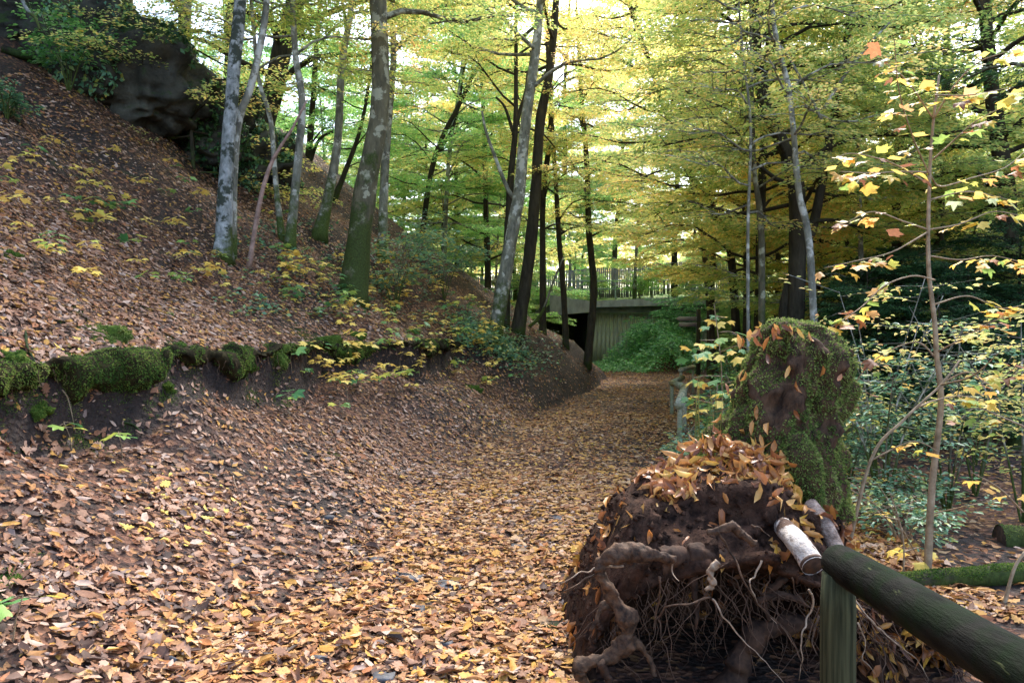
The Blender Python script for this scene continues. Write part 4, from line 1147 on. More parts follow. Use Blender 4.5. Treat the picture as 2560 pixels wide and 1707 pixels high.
# birch logs lying on the root plate
M_birch = bark_mat('birch_bark', lin(140, 124, 110), lin(222, 212, 200), lin(120, 100, 70), .2, .0, 16, 2.0, lin(84, 64, 52), .35)
M_peel = bark_mat('peeling_bark', lin(84, 66, 56), lin(178, 156, 140), lin(90, 80, 50), .3, 0, 20, 1.5)
M_end = simple_mat('sawn_end', lin(40, 30, 26), lin(86, 64, 50), 20)
def lying_log(name, label, P, r, mat, sides=18, moss=None, tuftn=0, cat='log', wob=.05, loc=None):
    P = np.array(P, float); o = P.mean(axis=0)
    root = thing(name, label, cat, tuple(o))
    Q = resample(P - o, 24)
    R = np.interp(np.linspace(0, 1, 24), np.linspace(0, 1, len(r)), r)
    V, Fs = tube(Q, R, sides, False, wob, 6)
    link('bark', Geo().add(V, Fs).mesh('bark', mat, True), root)
    for e, s in ((0, -1), (-1, 1)):
        t = unit(Q[e] - Q[1 if e == 0 else -2])
        V2, F2 = tube(np.array([Q[e] - t * .02, Q[e] - t * .004]), R[e] * .97, sides)
        link('cut_end', Geo().add(V2, F2).mesh('cut_end', M_end), root)
    if tuftn:
        rg = np.random.default_rng(3)
        Pp, Nn = sample_surface(V, Fs, tuftn, rg)
        kk = (Nn[:, 2] > .35 + .4 * noise3(Pp + o, 9, 6)) & (noise3(Pp + o, 3.2, 5) > -.3)
        Vt, Ft = tufts(Pp[kk], Nn[kk], .012, rg, 0)
        link('moss_tufts', make_mesh('moss_tufts', Vt, Ft, moss), root, kind='stuff')
    return root
lying_log('birch_log', 'short white birch log end poking out of the root plate', [at(2036, 1416, 3.12), at(2000, 1362, 3.24), at(1960, 1318, 3.5)], (.052, .05, .045), M_birch)
lying_log('birch_log', 'pale peeling log lying along the right side of the leaf heap', [at(2100, 1385, 3.5), at(2065, 1315, 3.6), at(2028, 1262, 3.75)], (.036, .04, .036), M_peel)
lying_log('fallen_log', 'moss-topped fallen log lying level behind the near handrail', [ray_hit(2215, 1478) + [0, 0, .03], ray_hit(2400, 1468) + [0, 0, .05], ray_hit(2640, 1452) + [0, 0, .05]], (.058, .062, .064), B_dark, moss=M_moss2, tuftn=12000, wob=.12)
lying_log('fallen_log', 'upper of two dark bare logs spanning the ravine', [at(2080, 1135, 10), at(2300, 1170, 10.2), at(2600, 1212, 10.5)], (.13, .12, .11), B_wet)
lying_log('fallen_log', 'lower of two dark bare logs spanning the ravine', [at(2120, 1170, 9.7), at(2300, 1205, 9.9), at(2560, 1262, 10.2)], (.09, .085, .08), B_wet)
lying_log('fallen_log', 'short mossy log at the right edge above the level log', [ray_hit(2500, 1355), ray_hit(2560, 1362), ray_hit(2650, 1375)], (.13, .13, .12), B_moss, moss=M_moss, tuftn=3000)
lying_log('fallen_branch', 'dark fallen branch lying on the upper left slope', [ray_hit(8, 135) + [0, 0, .06], ray_hit(80, 160) + [0, 0, .08], ray_hit(160, 182) + [0, 0, .06]], (.07, .06, .04), B_wet, 10, cat='branch')
lying_log('fallen_branch', 'pale crooked branch at the top left corner', [at(55, -10, 10.5), at(72, 28, 10.5), at(92, 48, 10.4), at(104, 78, 10.3)], (.028, .026, .024, .012), B_birch, 8, cat='branch')

# twigs on the ground
def twig(label, pts, r, mat, lift=.03):
    P = np.array([ray_hit(x, y) + [0, 0, lift] for x, y in pts])
    o = P[0]
    V, Fs = tube(resample(P - o, 10), np.linspace(r, r * .4, 10), 6, True, .1)
    return tag(link('twig', Geo().add(V, Fs).mesh('twig', mat, True), None, tuple(o)), label, 'twig')
twig('long dark twig hanging down over the moss at the left edge', [(64, 840), (68, 880), (85, 930), (95, 960), (112, 1020)], .012, B_wet)
twig('short pale twig standing in the dark moss below the lip', [(208, 985), (204, 1005), (197, 1022)], .006, M_rootp, .08)
twig('curved grey twig on the lower bank in the middle', [(582, 1200), (586, 1220), (592, 1232)], .006, M_rootp)
twig('thin twig lying down the bank below the moss', [(155, 1045), (170, 1065), (188, 1095)], .006, B_twig)
twig('thick dark stick on the lower left bank', [(310, 1080), (335, 1090), (355, 1102)], .012, B_wet)
twig('thin pale twig slanting into the path by the far handrail', [(1582, 1140), (1620, 1180), (1690, 1215)], .006, M_rootp, .12)

# ------------------------------------------------------------------ leaf litter
def litter():
    rng = np.random.default_rng(12)
    P = []
    # positions drawn in strips of depth, denser near the camera
    def strip(n, xr, yr):
        return np.stack([rng.uniform(*xr, n), rng.uniform(*yr, n)], 1)
    for n, xr, yr in ((42000, (-4.2, 1.6), (1.2, 4.2)), (84000, (-6.0, 3.0), (4.2, 9)), (44000, (-8, 4.2), (9, 16)), (26000, (-13, 5), (16, 26)), (11000, (-1, 8), (26, 34)), (6500, (2.2, 9), (2, 9)), (9000, (3, 12), (8, 16))):
        P.append(strip(n, xr, yr))
    P = np.concatenate(P)
    x, y = P[:, 0], P[:, 1]
    px = 1280 + F * x / y
    ok = (px > -900) & (px < 3300)
    d = cx(y) - x
    big = noise2(x, y, .7, 21) + .6 * noise2(x, y, 1.9, 22)
    dens = np.clip(.92 + .25 * big, .2, 1)
    bare = smooth(1.9, 2.6, d) * (1 - smooth(3.0, 3.3, d)) * (1 - smooth(8, 12, y))   # crumbling soil under the lip
    dens = dens * (1 - .8 * bare)
    lower = smooth(.6, 1.0, d) * (1 - smooth(2.2, 2.6, d)) * (1 - smooth(7, 10, y))
    dens = dens * (1 - lower * np.clip(.30 + 1.0 * noise2(x, y, 1.3, 25), 0, .75))
    steep = smooth(1.3, 1.8, d) * smooth(15, 18, y) * (1 - smooth(2.0, 2.4, d))
    dens = dens * (1 - .55 * steep)
    mound = (x > .3) & (x < 2.3) & (y > 3.3) & (y < 5.2)
    ok &= rng.random(len(x)) < dens
    ok &= ~mound
    x, y = x[ok], y[ok]
    z = ground_z(x, y)
    n = len(x)
    N = normal_at(x, y)
    a = rng.uniform(0, 2 * np.pi, n)
    T = unit(np.stack([np.cos(a), np.sin(a), np.zeros(n)], 1)); T = unit(T - N * (T * N).sum(1, keepdims=True))
    L = .026 + .074 * rng.random(n) ** 1.25 * (1 + .12 * (y > 12))
    L = L * np.where(rng.random(n) < .06, 1.3, 1)
    tilt = rng.normal(0, .24, (n, 3))
    Nl = unit(N + tilt); D = unit(T + rng.normal(0, .12, (n, 3)))
    Pz = np.stack([x, y, z + .006 + rng.random(n) * .022], 1)
    return Pz, D, Nl, L
LP, LD, LN, LL = litter()
n = len(LP)
rng = np.random.default_rng(13)
W = LL * rng.uniform(.36, .62, n)
size = LL / LP[:, 1]
pxs = 1280 + F * LP[:, 0] / LP[:, 1]; pys = HORIZON + F * (EYE - LP[:, 2]) / LP[:, 1]
vis = (pxs > 10) & (pxs < 2550) & (pys > 0) & (pys < 1690) & ((pxs < 1400) | (LP[:, 1] < 3.2) & (pxs < 1500))
order = np.argsort(-np.where(vis, size, 0))
single = order[:200]
rest = np.ones(n, bool); rest[single] = False
g = Geo()
near = rest & (LP[:, 1] < 6)
oakm = rng.random(n) < .24
def add_leaves(g, m, kind, f=1.0):
    k = int(m.sum())
    if k: g.add(*leaves(LP[m], LD[m], LN[m], LL[m] * f, W[m] * f * (1 if kind != 'oak' else 1.5), kind, rng.uniform(-1.1, 1.5, k), rng.uniform(-.6, .8, k)))
dist = cx(LP[:, 1]) - LP[:, 0]
onpath = (dist + .5 * noise2(LP[:, 0], LP[:, 1], .8, 31) + rng.normal(0, .25, n)) < 1.15
for msk_, mat_, lab_ in ((onpath, None, 'tan and yellow fallen leaves covering the path'), (~onpath, M_litter, 'brown fallen leaves covering the left bank')):
    g = Geo()
    add_leaves(g, msk_ & near & ~oakm, 'e8'); add_leaves(g, msk_ & near & oakm, 'oak', 1.15)
    add_leaves(g, msk_ & rest & ~near, 'q4')
    tag(link('leaf_litter', g.mesh('leaf_litter', mat_ or M_litter_path), kind='stuff'), lab_)

rgb = np.random.default_rng(19)
nb = 42000
xb = rgb.uniform(-5.5, 2.2, nb); yb = rgb.uniform(1.3, 9.5, nb)
mb = (np.abs(1280 + F * xb / yb - 1280) < 1400) & ~((xb > .3) & (yb > 3.3) & (yb < 5.2))
xb, yb = xb[mb], yb[mb]; nb = len(xb)
Nb = normal_at(xb, yb); ab = rgb.uniform(0, 6.28, nb)
Lb = rgb.uniform(.010, .032, nb)
Vb_, Fb_ = leaves(np.stack([xb, yb, ground_z(xb, yb) + .004], 1), np.stack([np.cos(ab), np.sin(ab), rgb.normal(0, .3, nb)], 1), Nb + rgb.normal(0, .45, (nb, 3)), Lb, Lb * rgb.uniform(.3, .8, nb), 'q4', rgb.uniform(-1, 2, nb))
M_crumb = leaf_mat('leaf_crumb', [(0, lin(48, 34, 28)), (.3, lin(84, 58, 46)), (.55, lin(60, 44, 38)), (.75, lin(116, 82, 64)), (.9, lin(92, 80, 76)), (.96, lin(150, 116, 92))], .1, .15, .8, True, .6, .3)
tag(link('leaf_crumbs', make_mesh('leaf_crumbs', Vb_, Fb_, M_crumb), kind='stuff'), 'broken leaf scraps and dark debris between the fallen leaves')
# the leaves that show largest, one object each
def single_leaf_meshes(mat, kinds, seed, long=False):
    out = []
    rg = np.random.default_rng(seed)
    for k in kinds:
        w = rg.uniform(.30, .48) if k == 'e8' else (.75 if k == 'oak' else 1.0)
        V, Fs = leaves(np.zeros((1, 3)), np.array([[1., 0, 0]]), np.array([[0, 0, 1.]]), 1.0, w, k, rg.uniform(-1.4, 2.4), rg.uniform(-1.3, 1.6))
        out.append(make_mesh('fallen_leaf', V, Fs, mat))
    return out
def frame_matrix(p, d, nrm, s):
    from mathutils import Matrix
    d = unit(d); nrm = unit(nrm - d * np.dot(nrm, d)); sd = np.cross(nrm, d)
    M = Matrix(((d[0] * s, sd[0] * s, nrm[0] * s, p[0]), (d[1] * s, sd[1] * s, nrm[1] * s, p[1]), (d[2] * s, sd[2] * s, nrm[2] * s, p[2]), (0, 0, 0, 1)))
    return M
SL = single_leaf_meshes(M_litter, ['e8'] * 7 + ['oak'] * 2, 1)
for q, k in enumerate(single):
    o = link('fallen_leaf', SL[q % len(SL)], GROUND)
    o.matrix_local = frame_matrix(LP[k] + [0, 0, .012], LD[k], LN[k], LL[k] * 1.08)

# leaves on the stump and on the root plate
rng = np.random.default_rng(90)
P, N = sample_surface(MV, MQ, 9000, rng)
N = np.where(N[:, 2:3] < 0, -N, N) if (N[:, 2] < 0).mean() > .5 else N
front = P[:, 1] + 4.1 < 3.45
wx = P[:, 0] + SO[0]
pr = np.where(N[:, 2] > .35, .80, np.where(N[:, 2] > .1, .18, .02)) * np.where(noise3(P, 5, 91) > -.1, 1.0, .25)
pr = pr * np.where((wx < 1.2) & (P[:, 1] + 4.1 < 3.75), .22, 1)
pr = np.where(wx < .75, pr * .3, pr)
pr = np.where(wx > 1.6, np.maximum(pr, .3), pr)
m = rng.random(len(P)) < pr
# heap banked against the foot of the stump
k2 = 700
hx = rng.uniform(.75, 1.45, k2); hy = rng.uniform(3.75, 4.1, k2)
hz = np.minimum(.84 + .30 * np.clip((hy - 3.72) / .38, 0, 1) * np.clip(1 - np.abs(hx - 1.2) / .5, 0, 1), mound_top(hx) + .12) + rng.normal(0, .03, k2)
P2 = np.stack([hx, hy, hz], 1) - SO
Pm = np.concatenate([P[m], P2]); Nm = np.concatenate([N[m], np.tile([0, -.55, .8], (k2, 1))])
nm = len(Pm)
D = rng.normal(0, 1, (nm, 3)); D = unit(D - Nm * (D * Nm).sum(1, keepdims=True) - np.array([0, .2, .5]))
Nn = unit(Nm + rng.normal(0, .42, (nm, 3)))
Lh = rng.uniform(.065, .115, nm)
order = rng.permutation(nm)
frontness = (Pm[:, 1] < -.15) | (Pm[:, 2] > .9)
cand = [k for k in order if frontness[k]][:62]
msk = np.ones(nm, bool); msk[cand] = False
Vh, Fh = leaves(Pm[msk] + Nm[msk] * .012, D[msk], Nn[msk], Lh[msk], Lh[msk] * rng.uniform(.28, .45, msk.sum()), 'e8', rng.uniform(-2.2, 3.2, msk.sum()), rng.uniform(-2.2, 2.4, msk.sum()))
link('leaf_heap', make_mesh('leaf_heap', Vh, Fh, M_heap), US, kind='stuff')
SH = single_leaf_meshes(M_heap, ['e8'] * 7, 4)
for q, k in enumerate(cand):
    o = link('fallen_leaf', SH[q % len(SH)], US)
    o.matrix_local = frame_matrix(Pm[k] + Nm[k] * .025, D[k], Nn[k], Lh[k] * 1.05)
# a few clinging to the trunk itself: photo points
cl = [(1900, 822), (1918, 812), (1935, 806), (1950, 803), (1968, 806), (1990, 812), (2002, 820), (1890, 848), (1930, 826), (1955, 828), (1912, 838), (2020, 835), (1880, 835), (1905, 840), (1925, 825), (1945, 840), (1960, 815), (1975, 812), (2010, 855), (1940, 893), (1975, 915), (1895, 930), (1880, 925), (2060, 905), (2050, 912), (1972, 955), (1970, 1018), (1895, 1015), (1870, 1020), (1885, 1050), (1905, 1060), (1915, 1055), (1865, 1065), (1875, 1080), (1895, 1085), (1925, 1100), (1965, 1090), (1995, 1090), (1820, 1070), (1830, 1050), (1840, 960), (2105, 940), (1930, 1125), (1960, 1130)]
for q, (px, py) in enumerate(cl):
    t = np.interp(-py, -RY, tt)
    c = at(np.interp(t, tt, RC), py, 4.35); w = np.interp(t, tt, RW) / F * 4.35; dp = np.interp(t, tt, RD)
    x = (px - 1280) / F * 4.1
    sx_ = np.clip((x - c[0]) / w, -.95, .95)
    p = np.array([x, 4.38 - dp * math.sqrt(1 - sx_ ** 2) - .045, EYE - (py - HORIZON) / F * 4.1])
    nr_ = unit(np.array([sx_, -math.sqrt(1 - sx_ ** 2), .5]))
    if q % 5 == 3: continue
    dd = unit(rng.normal(0, .6, 3) * [1, .6, .5] - [0, .25, .8])
    o = link('fallen_leaf', SH[q % len(SH)], US)
    o.matrix_local = frame_matrix(p - SO, dd, nr_ + rng.normal(0, .5, 3), rng.uniform(.065, .10))
# leaves on the near handrail
M_yl = leaf_mat('yellow_rail_leaf', [(0, lin(216, 196, 80)), (1, lin(206, 184, 70))], .2, 0, 1, False, .4, .4, .2)
M_bl = leaf_mat('brown_rail_leaf', [(0, lin(176, 122, 84)), (1, lin(150, 96, 62))], .2, 0, 1, False, .5, .3, .3)
for (px, py, d, dx, mt, s, lab) in ((2365, 1575, 1.93, (1, .35, .75), M_yl, .085, 'yellow pointed leaf sticking up off the handrail'), (2240, 1478, 2.1, (1, .1, .12), M_bl, .055, 'curled brown leaf lying on top of the handrail'),
                                    (2420, 1560, 1.80, (1, -.1, .2), M_bl, .065, 'rolled brown leaf near the right end of the handrail'), (2422, 1560, 1.79, (-.3, -.2, -1), M_bl, .04, 'small brown leaf hanging over the side of the handrail')):
    V, Fs = leaves(np.zeros((1, 3)), np.array([unit(np.array(dx))]), np.array([[-.2, -.75, .6]]), s, s * .42, 'e8', 1.5, .7)
    tag(link('fallen_leaf', make_mesh('fallen_leaf', V, Fs, mt), None, tuple(at(px, py, d))), lab, 'leaf')

# ------------------------------------------------------------------ flat stones showing through the litter
M_stone = simple_mat('slate_stone', lin(50, 50, 52), lin(92, 92, 94), 8, .7, .3, .5, .01)
stones = [(1000, 1450, 120, 26, 'first long slab'), (1090, 1470, 90, 18, 'second'), (1040, 1455, 60, 14, '')]
for k, (px, py, w, lab) in enumerate([(1010, 1452, 110, 'long flat grey stone across the path, left of its pair'), (1120, 1468, 90, 'flat grey stone across the path, right of its pair'), (935, 1408, 60, 'grey stone just behind the pair of long slabs'), (790, 1662, 90, 'broad flat stone at the bottom middle of the path'),
                                      (975, 1595, 46, 'small tilted stone on the path below the long slabs'), (1045, 1530, 42, 'small blue-grey stone beside the long slabs'), (425, 1662, 50, 'dark flat stone low on the left of the path'), (1115, 1625, 50, 'small stone on the path left of the wet black stone'),
                                      (1390, 1300, 60, 'pale flat stone far up the path before the root plate'), (1295, 1372, 56, 'flat stone in the middle of the path'), (1385, 1575, 80, 'wet black stone beside the left root of the stump'), (960, 1700, 80, 'half-buried stone at the bottom edge of the path'), (820, 1300, 36, 'small grey stone at the left edge of the path')]):
    b = ray_hit(px, py)
    r = .72 * w / F * b[1] / 2
    V, q = blob((0, 0, 0), (r, r * (.6 + .25 * (k % 3)), .03), 500 + k, .4, (16, 8), .45)
    tag(link('path_stone', make_mesh('path_stone', V, q, M_stone if k != 10 else B_wet), None, (b[0], b[1], b[2] - .004)), lab, 'stone', 'flat stones showing through the leaves')

# ------------------------------------------------------------------ seedlings
def seedling_parts(mat, seed, nleaf, h, ls):
    rg = np.random.default_rng(seed)
    st = np.array([[0, 0, -.02], [rg.normal(0, .015), rg.normal(0, .015), h * .5], [rg.normal(0, .03), rg.normal(0, .03), h]])
    g = Geo().add(*tube(st, [.003, .0025, .002], 4, False))
    mats = []
    for k in range(nleaf):
        a = k * 2.4 + rg.normal(0, .3)
        z = h * (.75 + .25 * (k + 1) / nleaf)
        d = np.array([math.cos(a), math.sin(a), -.12 + rg.normal(0, .1)])
        p = st[2] * [1, 1, 0] + [0, 0, z]
        e = p + unit(d) * ls * .5
        g.add(*tube(np.array([p, e]), [.0018, .0014], 3, False))
        mats.append((e, d, np.array([rg.normal(0, .25), -.25 + rg.normal(0, .2), 1.0]), ls * rg.uniform(.8, 1.25)))
    return g.mesh('stem', B_twig), mats
maple_y = [make_mesh('leaf', *leaves(np.zeros((1, 3)), np.array([[1., 0, 0]]), np.array([[0, 0, 1.]]), 1, 1, 'maple', f, b), M_seed_y) for f, b in ((1, -.2), (1.8, -.4))]
maple_g = [make_mesh('leaf', *leaves(np.zeros((1, 3)), np.array([[1., 0, 0]]), np.array([[0, 0, 1.]]), 1, 1, 'maple', f, b), M_seed_g) for f, b in ((1, -.2), (1.8, -.4))]
SEED = {}
for col in ('yellow', 'green'):
    for v in range(3):
        me, lm = seedling_parts(M_seed_y, 700 + v + (10 if col == 'green' else 0), 4 + v, .16 + .06 * v, .085)
        lf = maple_y if col == 'yellow' else maple_g
        # the whole plant as one mesh for the distant ones
        g = Geo()
        P_ = np.array([x[0] for x in lm]); D_ = np.array([x[1] for x in lm]); N_ = np.array([x[2] for x in lm]); S_ = np.array([x[3] for x in lm])
        one = make_mesh('maple_seedling', *leaves(P_, D_, N_, S_, S_, 'star', 1.2, -.2), M_seed_y if col == 'yellow' else M_seed_g)
        SEED[col, v] = (me, lm, lf, one)
def seedling(px, py, col, v, s, label, group, parts):
    b = ray_hit(px, py)
    me, lm, lf, one = SEED[col, v]
    if parts:
        r = thing('maple_seedling', label, 'seedling', tuple(b), group, random.uniform(0, 6.28), s)
        link('stem', me, r)
        for q, (e, d, nrm, l) in enumerate(lm):
            o = link('leaf', lf[q % 2], r); o.matrix_local = frame_matrix(e, d, nrm, l)
    else:
        o = link('maple_seedling', one, None, tuple(b)); o.rotation_euler = (0, 0, random.uniform(0, 6.28)); o.scale = (s,) * 3
        tag(o, label, 'seedling', group)
for px, py, col, v, lab in [(912, 905, 'yellow', 1, 'yellow maple seedling in front of the hollow, left of a pair'), (975, 895, 'yellow', 0, 'yellow-green maple seedling in front of the hollow, right of a pair'), (1000, 935, 'yellow', 0, 'small yellow seedling below the seedling pair at the hollow'),
                           (965, 945, 'yellow', 0, 'single yellow seedling leaf cluster right of the deep hollow'), (1050, 945, 'yellow', 1, 'yellow seedling cluster low and right of the hollow'), (870, 1005, 'yellow', 2, 'bright yellow seedling row on the middle of the bank'), (905, 1000, 'yellow', 2, 'bright yellow seedling, right end of the row on the bank'),
                           (835, 985, 'green', 0, 'single pale green broad leaf seedling under the yellow row'), (893, 965, 'green', 0, 'round green seedling leaf above the yellow row'), (730, 945, 'green', 1, 'green seedling under the broad dark moss clump'), (760, 960, 'green', 0, 'flat green seedling leaf right of the broad dark moss clump'),
                           (724, 1045, 'green', 1, 'yellow-green seedling low on the middle of the bank'), (1005, 985, 'green', 2, 'green and yellow seedling right of the bright yellow row'), (860, 1050, 'green', 0, 'tiny blue-green seedling in bare soil on the bank'), (1240, 880, 'yellow', 2, 'tall yellow maple seedling by the dark ivy at the bank foot'), (1225, 905, 'yellow', 1, 'yellow seedling just below the tall one by the ivy'),
                           (1285, 960, 'green', 0, 'yellow-green seedling low beside the path bend'), (180, 1140, 'green', 0, 'small bright green seedling on the lower left bank'), (305, 1150, 'green', 0, 'pale green seedling leaf on the lower bank'), (25, 1620, 'green', 0, 'bright green seedling at the bottom left corner')]:
    seedling(px, py, col, v, 1.35, lab, None, True)
rng = np.random.default_rng(17)
for k in range(270):
    if k < 80:
        px, py = rng.uniform(0, 820), rng.uniform(400, 770)
    else:
        px = rng.uniform(700, 1250); py = np.interp(px, [560, 1240], [705, 830]) + rng.normal(0, 52)
    if k > 225: px, py = rng.uniform(780, 1240), rng.uniform(880, 1000)
    b = ray_hit(px, py)
    if b[1] > 24 or b[1] < 5: continue
    col = 'yellow' if rng.random() < .6 else 'green'
    zone = 'on the lower bank beneath the mossy lip' if k > 225 else 'on the open slope left of the birch' if px < 540 else ('on the bank between the birch and the thickest mossy trunk' if px < 880 else 'on the bank right of the thickest mossy trunk')
    seedling(px, py, col, int(rng.integers(3)), float(rng.uniform(1.0, 1.5)), f'small {col} maple seedling {zone}', f'{col} seedlings {zone}', False)

# ------------------------------------------------------------------ shrubs
def shrub(name, label, base, stems, nsp, nl, lsize, mat, bark, seed, spread=.6, up=.9, kind='e8', slen=(.3, .6), cat='shrub', group=None, height=None):
    rg = np.random.default_rng(seed)
    base = np.array(base, float)
    root = thing(name, label, cat, tuple(base), group)
    g = Geo(); O, D, L = [], [], []
    for k in range(stems):
        a = rg.uniform(0, 6.28); ln = up * rg.uniform(.6, 1.1)
        e = np.array([math.cos(a) * spread * rg.uniform(.2, 1), math.sin(a) * spread * rg.uniform(.2, 1), ln])
        Q = resample(np.array([[0, 0, -.08], e * [.35, .35, .55], e]), 8)
        g.add(*tube(Q, np.linspace(.011, .004, 8), 5, False))
        for j in range(nsp):
            s = .35 + .65 * rg.random(); x = s * 7; i = min(int(x), 6)
            o = Q[i] + (Q[i + 1] - Q[i]) * (x - i)
            b = rg.uniform(0, 6.28)
            d = np.array([math.cos(b), math.sin(b), rg.normal(.05, .15)]); l = rg.uniform(*slen)
            O.append(o); D.append(d); L.append(l)
            g.add(*tube(np.array([o, o + unit(d) * l * .9]), [.004, .0015], 3, False))
    link('stems', g.mesh('stems', bark), root)
    V, Fs = sprays(np.array(O), np.array(D), np.array(L), nl, lsize, rg, kind, .3)
    link('foliage', make_mesh('foliage', V, Fs, mat), root, kind='stuff')
    return root
def gpos(px, y): x = (px - 1280) / F * y; return (x, y, float(ground_z(x, y)))
shrub('hazel_shrub', 'blue-green leafy shrub right of the thickest mossy trunk', gpos(985, 15), 7, 9, 26, .085, M_teal, B_grey, 601, 1.1, 2.2, 'e8', (.4, .8))
shrub('hazel_shrub', 'green shrub hanging over the crest left of the leaning pair', gpos(1110, 17.5), 7, 9, 26, .085, M_teal, B_grey, 602, 1.3, 1.9, 'e8', (.4, .8))
shrub('hazel_shrub', 'low leafy shrub at the foot of the far handrail', gpos(1735, 8.4), 8, 7, 18, .05, M_teal, B_twig, 603, .4, .5, 'e8', (.18, .35))
shrub('hazel_shrub', 'low teal shrub between the path edge and the stump', gpos(1660, 6.6), 7, 7, 14, .05, M_teal, B_twig, 604, .32, .30, 'e8', (.16, .3))
shrub('hazel_shrub', 'dense blue-green shrub right of the stump in the ravine', gpos(2210, 6.6), 7, 8, 13, .055, M_teal, B_grey, 605, 1.0, 1.7, 'e8', (.3, .65))
shrub('hazel_shrub', 'spreading blue-green shrub behind the maple sapling', gpos(2370, 6.9), 7, 8, 13, .055, M_teal, B_grey, 606, 1.1, 1.6, 'e8', (.3, .65))
shrub('hazel_shrub', 'low green plants under the maple sapling', gpos(2260, 5.7), 8, 7, 18, .045, M_teal, B_twig, 607, .8, .5, 'e8', (.2, .4))
for k, (y, off, h, w, mt, lab) in enumerate([(11.5, 1.75, .8, .5, M_teal, 'blue-green plants just behind the first post of the far handrail'), (13.5, 2.4, 1.3, .7, M_seed_g, 'pale green bush right of the second bay of the far handrail'), (17, 2.3, 1.1, .8, M_teal, 'blue-green plants behind the zigzag end of the far handrail'),
                                           (20.5, 2.6, 1.4, .9, M_bramble, 'green bush beyond the end of the far handrail'), (25, 2.7, 1.2, 1.0, M_bramble, 'green plants at the path edge before the signpost'), (9.3, 2.2, 1.1, .6, M_seed_g, 'yellow-green bush between the far handrail and the stump'), (8.2, 2.9, .9, .7, M_teal, 'blue-green plants right behind the stump')]):
    x_ = float(cx(y)) + off + (.75 if y > 10 else .35)
    shrub('hazel_shrub', lab, (x_, y, float(ground_z(x_, y))), 8, 8, 22, .055 + .002 * y, mt, B_twig, 630 + k, w, h, 'e8', (.25, .5))
for k, (px, y, h, w, mt, lab) in enumerate([(2120, 7.8, 1.2, .8, M_teal, 'blue-green shrub in the ravine close behind the stump'), (2440, 9.4, 1.3, 1.2, M_dark, 'dark low evergreen under the two dark logs'),
                                            (2180, 9.6, 1.4, 1.2, M_dark, 'dark low evergreen beside the upper dark log'), (2330, 6.3, .5, .8, M_teal, 'low blue-green plants before the level mossy log')]):
    shrub('hazel_shrub', lab, gpos(px, y), 6, 6, 14, .055, mt, B_grey, 650 + k, w, h, 'e8', (.25, .55))
for k, (px, y, h, w, lab) in enumerate([(2200, 7.2, 2.0, .9, 'airy yellow-leaved shrub right of the stump top'), (2440, 7.6, 2.1, 1.1, 'airy yellow-leaved shrub right of the maple sapling trunk'), (2560, 6.4, 1.7, .8, 'yellow-leaved shrub at the right edge above the mossy log')]):
    shrub('beech_shrub', lab, gpos(px, y), 6, 8, 15, .06, M_gold, B_grey, 690 + k, w, h, 'e8', (.35, .75))
shrub('hazel_shrub', 'green leaves at the bottom by the handrail post', gpos(2180, 2.9), 4, 3, 10, .05, M_bramble, B_twig, 608, .2, .18, 'e8', (.1, .2))
shrub('hazel_shrub', 'bright green sunlit bush at the top of the dark left slope', gpos(175, 12.5) , 6, 8, 24, .08, M_bramble, B_grey, 609, 1.1, 1.5, 'e8', (.4, .8))
shrub('hazel_shrub', 'bright green bush hanging over the right end of the bridge wall', (8.3, 35.9, .6), 10, 16, 44, .11, M_bramble, B_grey, 611, 1.9, 3.0, 'e8', (.6, 1.1))
shrub('hazel_shrub', 'bright green bush leaning on the middle of the board-marked wall', (6.5, 35.6, .5), 10, 14, 40, .10, M_bramble, B_grey, 612, 1.3, 2.2, 'e8', (.5, .9))
for k, (x_, y_, w_, h_, lab) in enumerate([(-3.2, 39.5, 1.4, 1.6, 'bright green bush on the verge behind the leaning pair of trees'), (.6, 39.3, 1.2, 1.5, 'bright green bush on the verge at the left end of the bridge'), (3.3, 41.2, 1.3, 1.2, 'green bush on the verge above the parapet corner'), (7.0, 40.6, 1.4, 1.5, 'green bush on the verge above the middle of the wall'), (9.6, 39.8, 1.6, 1.9, 'green bush on the verge above the right end of the wall'), (1.2, 35.9, .9, 1.6, 'green bush left of the underpass opening'), (5.2, 43.5, 1.5, 1.7, 'green bush before the middle of the paling fence'), (8.3, 44.2, 1.5, 2.0, 'green bush before the high end of the paling fence'), (1.6, 43.8, 1.4, 1.4, 'green bush before the low end of the paling fence')]):
    shrub('verge_bush', lab, (x_, y_, max(float(ground_z(x_, y_)), 3.0 if y_ > 38 else 0)), 9, 12, 40, .10, M_green, B_grey, 680 + k, w_, h_, 'q4', (.5, .9))
shrub('hazel_shrub', 'pale blue-green low plant at the left edge of the slope', gpos(20, 10.5), 5, 6, 20, .07, M_teal, B_grey, 610, .6, .4, 'e8', (.2, .4))

# brambles mound
def brambles():
    rg = np.random.default_rng(21)
    n = 17000
    x = rg.normal(6.6, 1.45, n); y = rg.normal(33.6, 1.3, n)
    k = (y > 31.2) & (x > 3.6) & (y < 37.2)
    x, y = x[k], y[k]; n = len(x)
    hh = .5 + .75 * noise2(x, y, .9, 4) + .35 * noise2(x, y, 2.6, 6) + .3 * smooth(4, 8, x)
    z = ground_z(x, y) + np.maximum(.08, hh) * rg.random(n) ** .6
    D = rg.normal(0, 1, (n, 3)) * [1, 1, .35] - [0, .3, .25]; N = rg.normal(0, .45, (n, 3)) + [0, -.45, .9]
    L = rg.uniform(.07, .15, n)
    V, Fs = leaves(np.stack([x, y, z], 1), D, N, L, L * .6)
    return make_mesh('bramble_thicket', V, Fs, M_bramble)
tag(link('bramble_thicket', brambles(), kind='stuff'), 'green bramble thicket on the mound in front of the bridge wall', 'brambles')
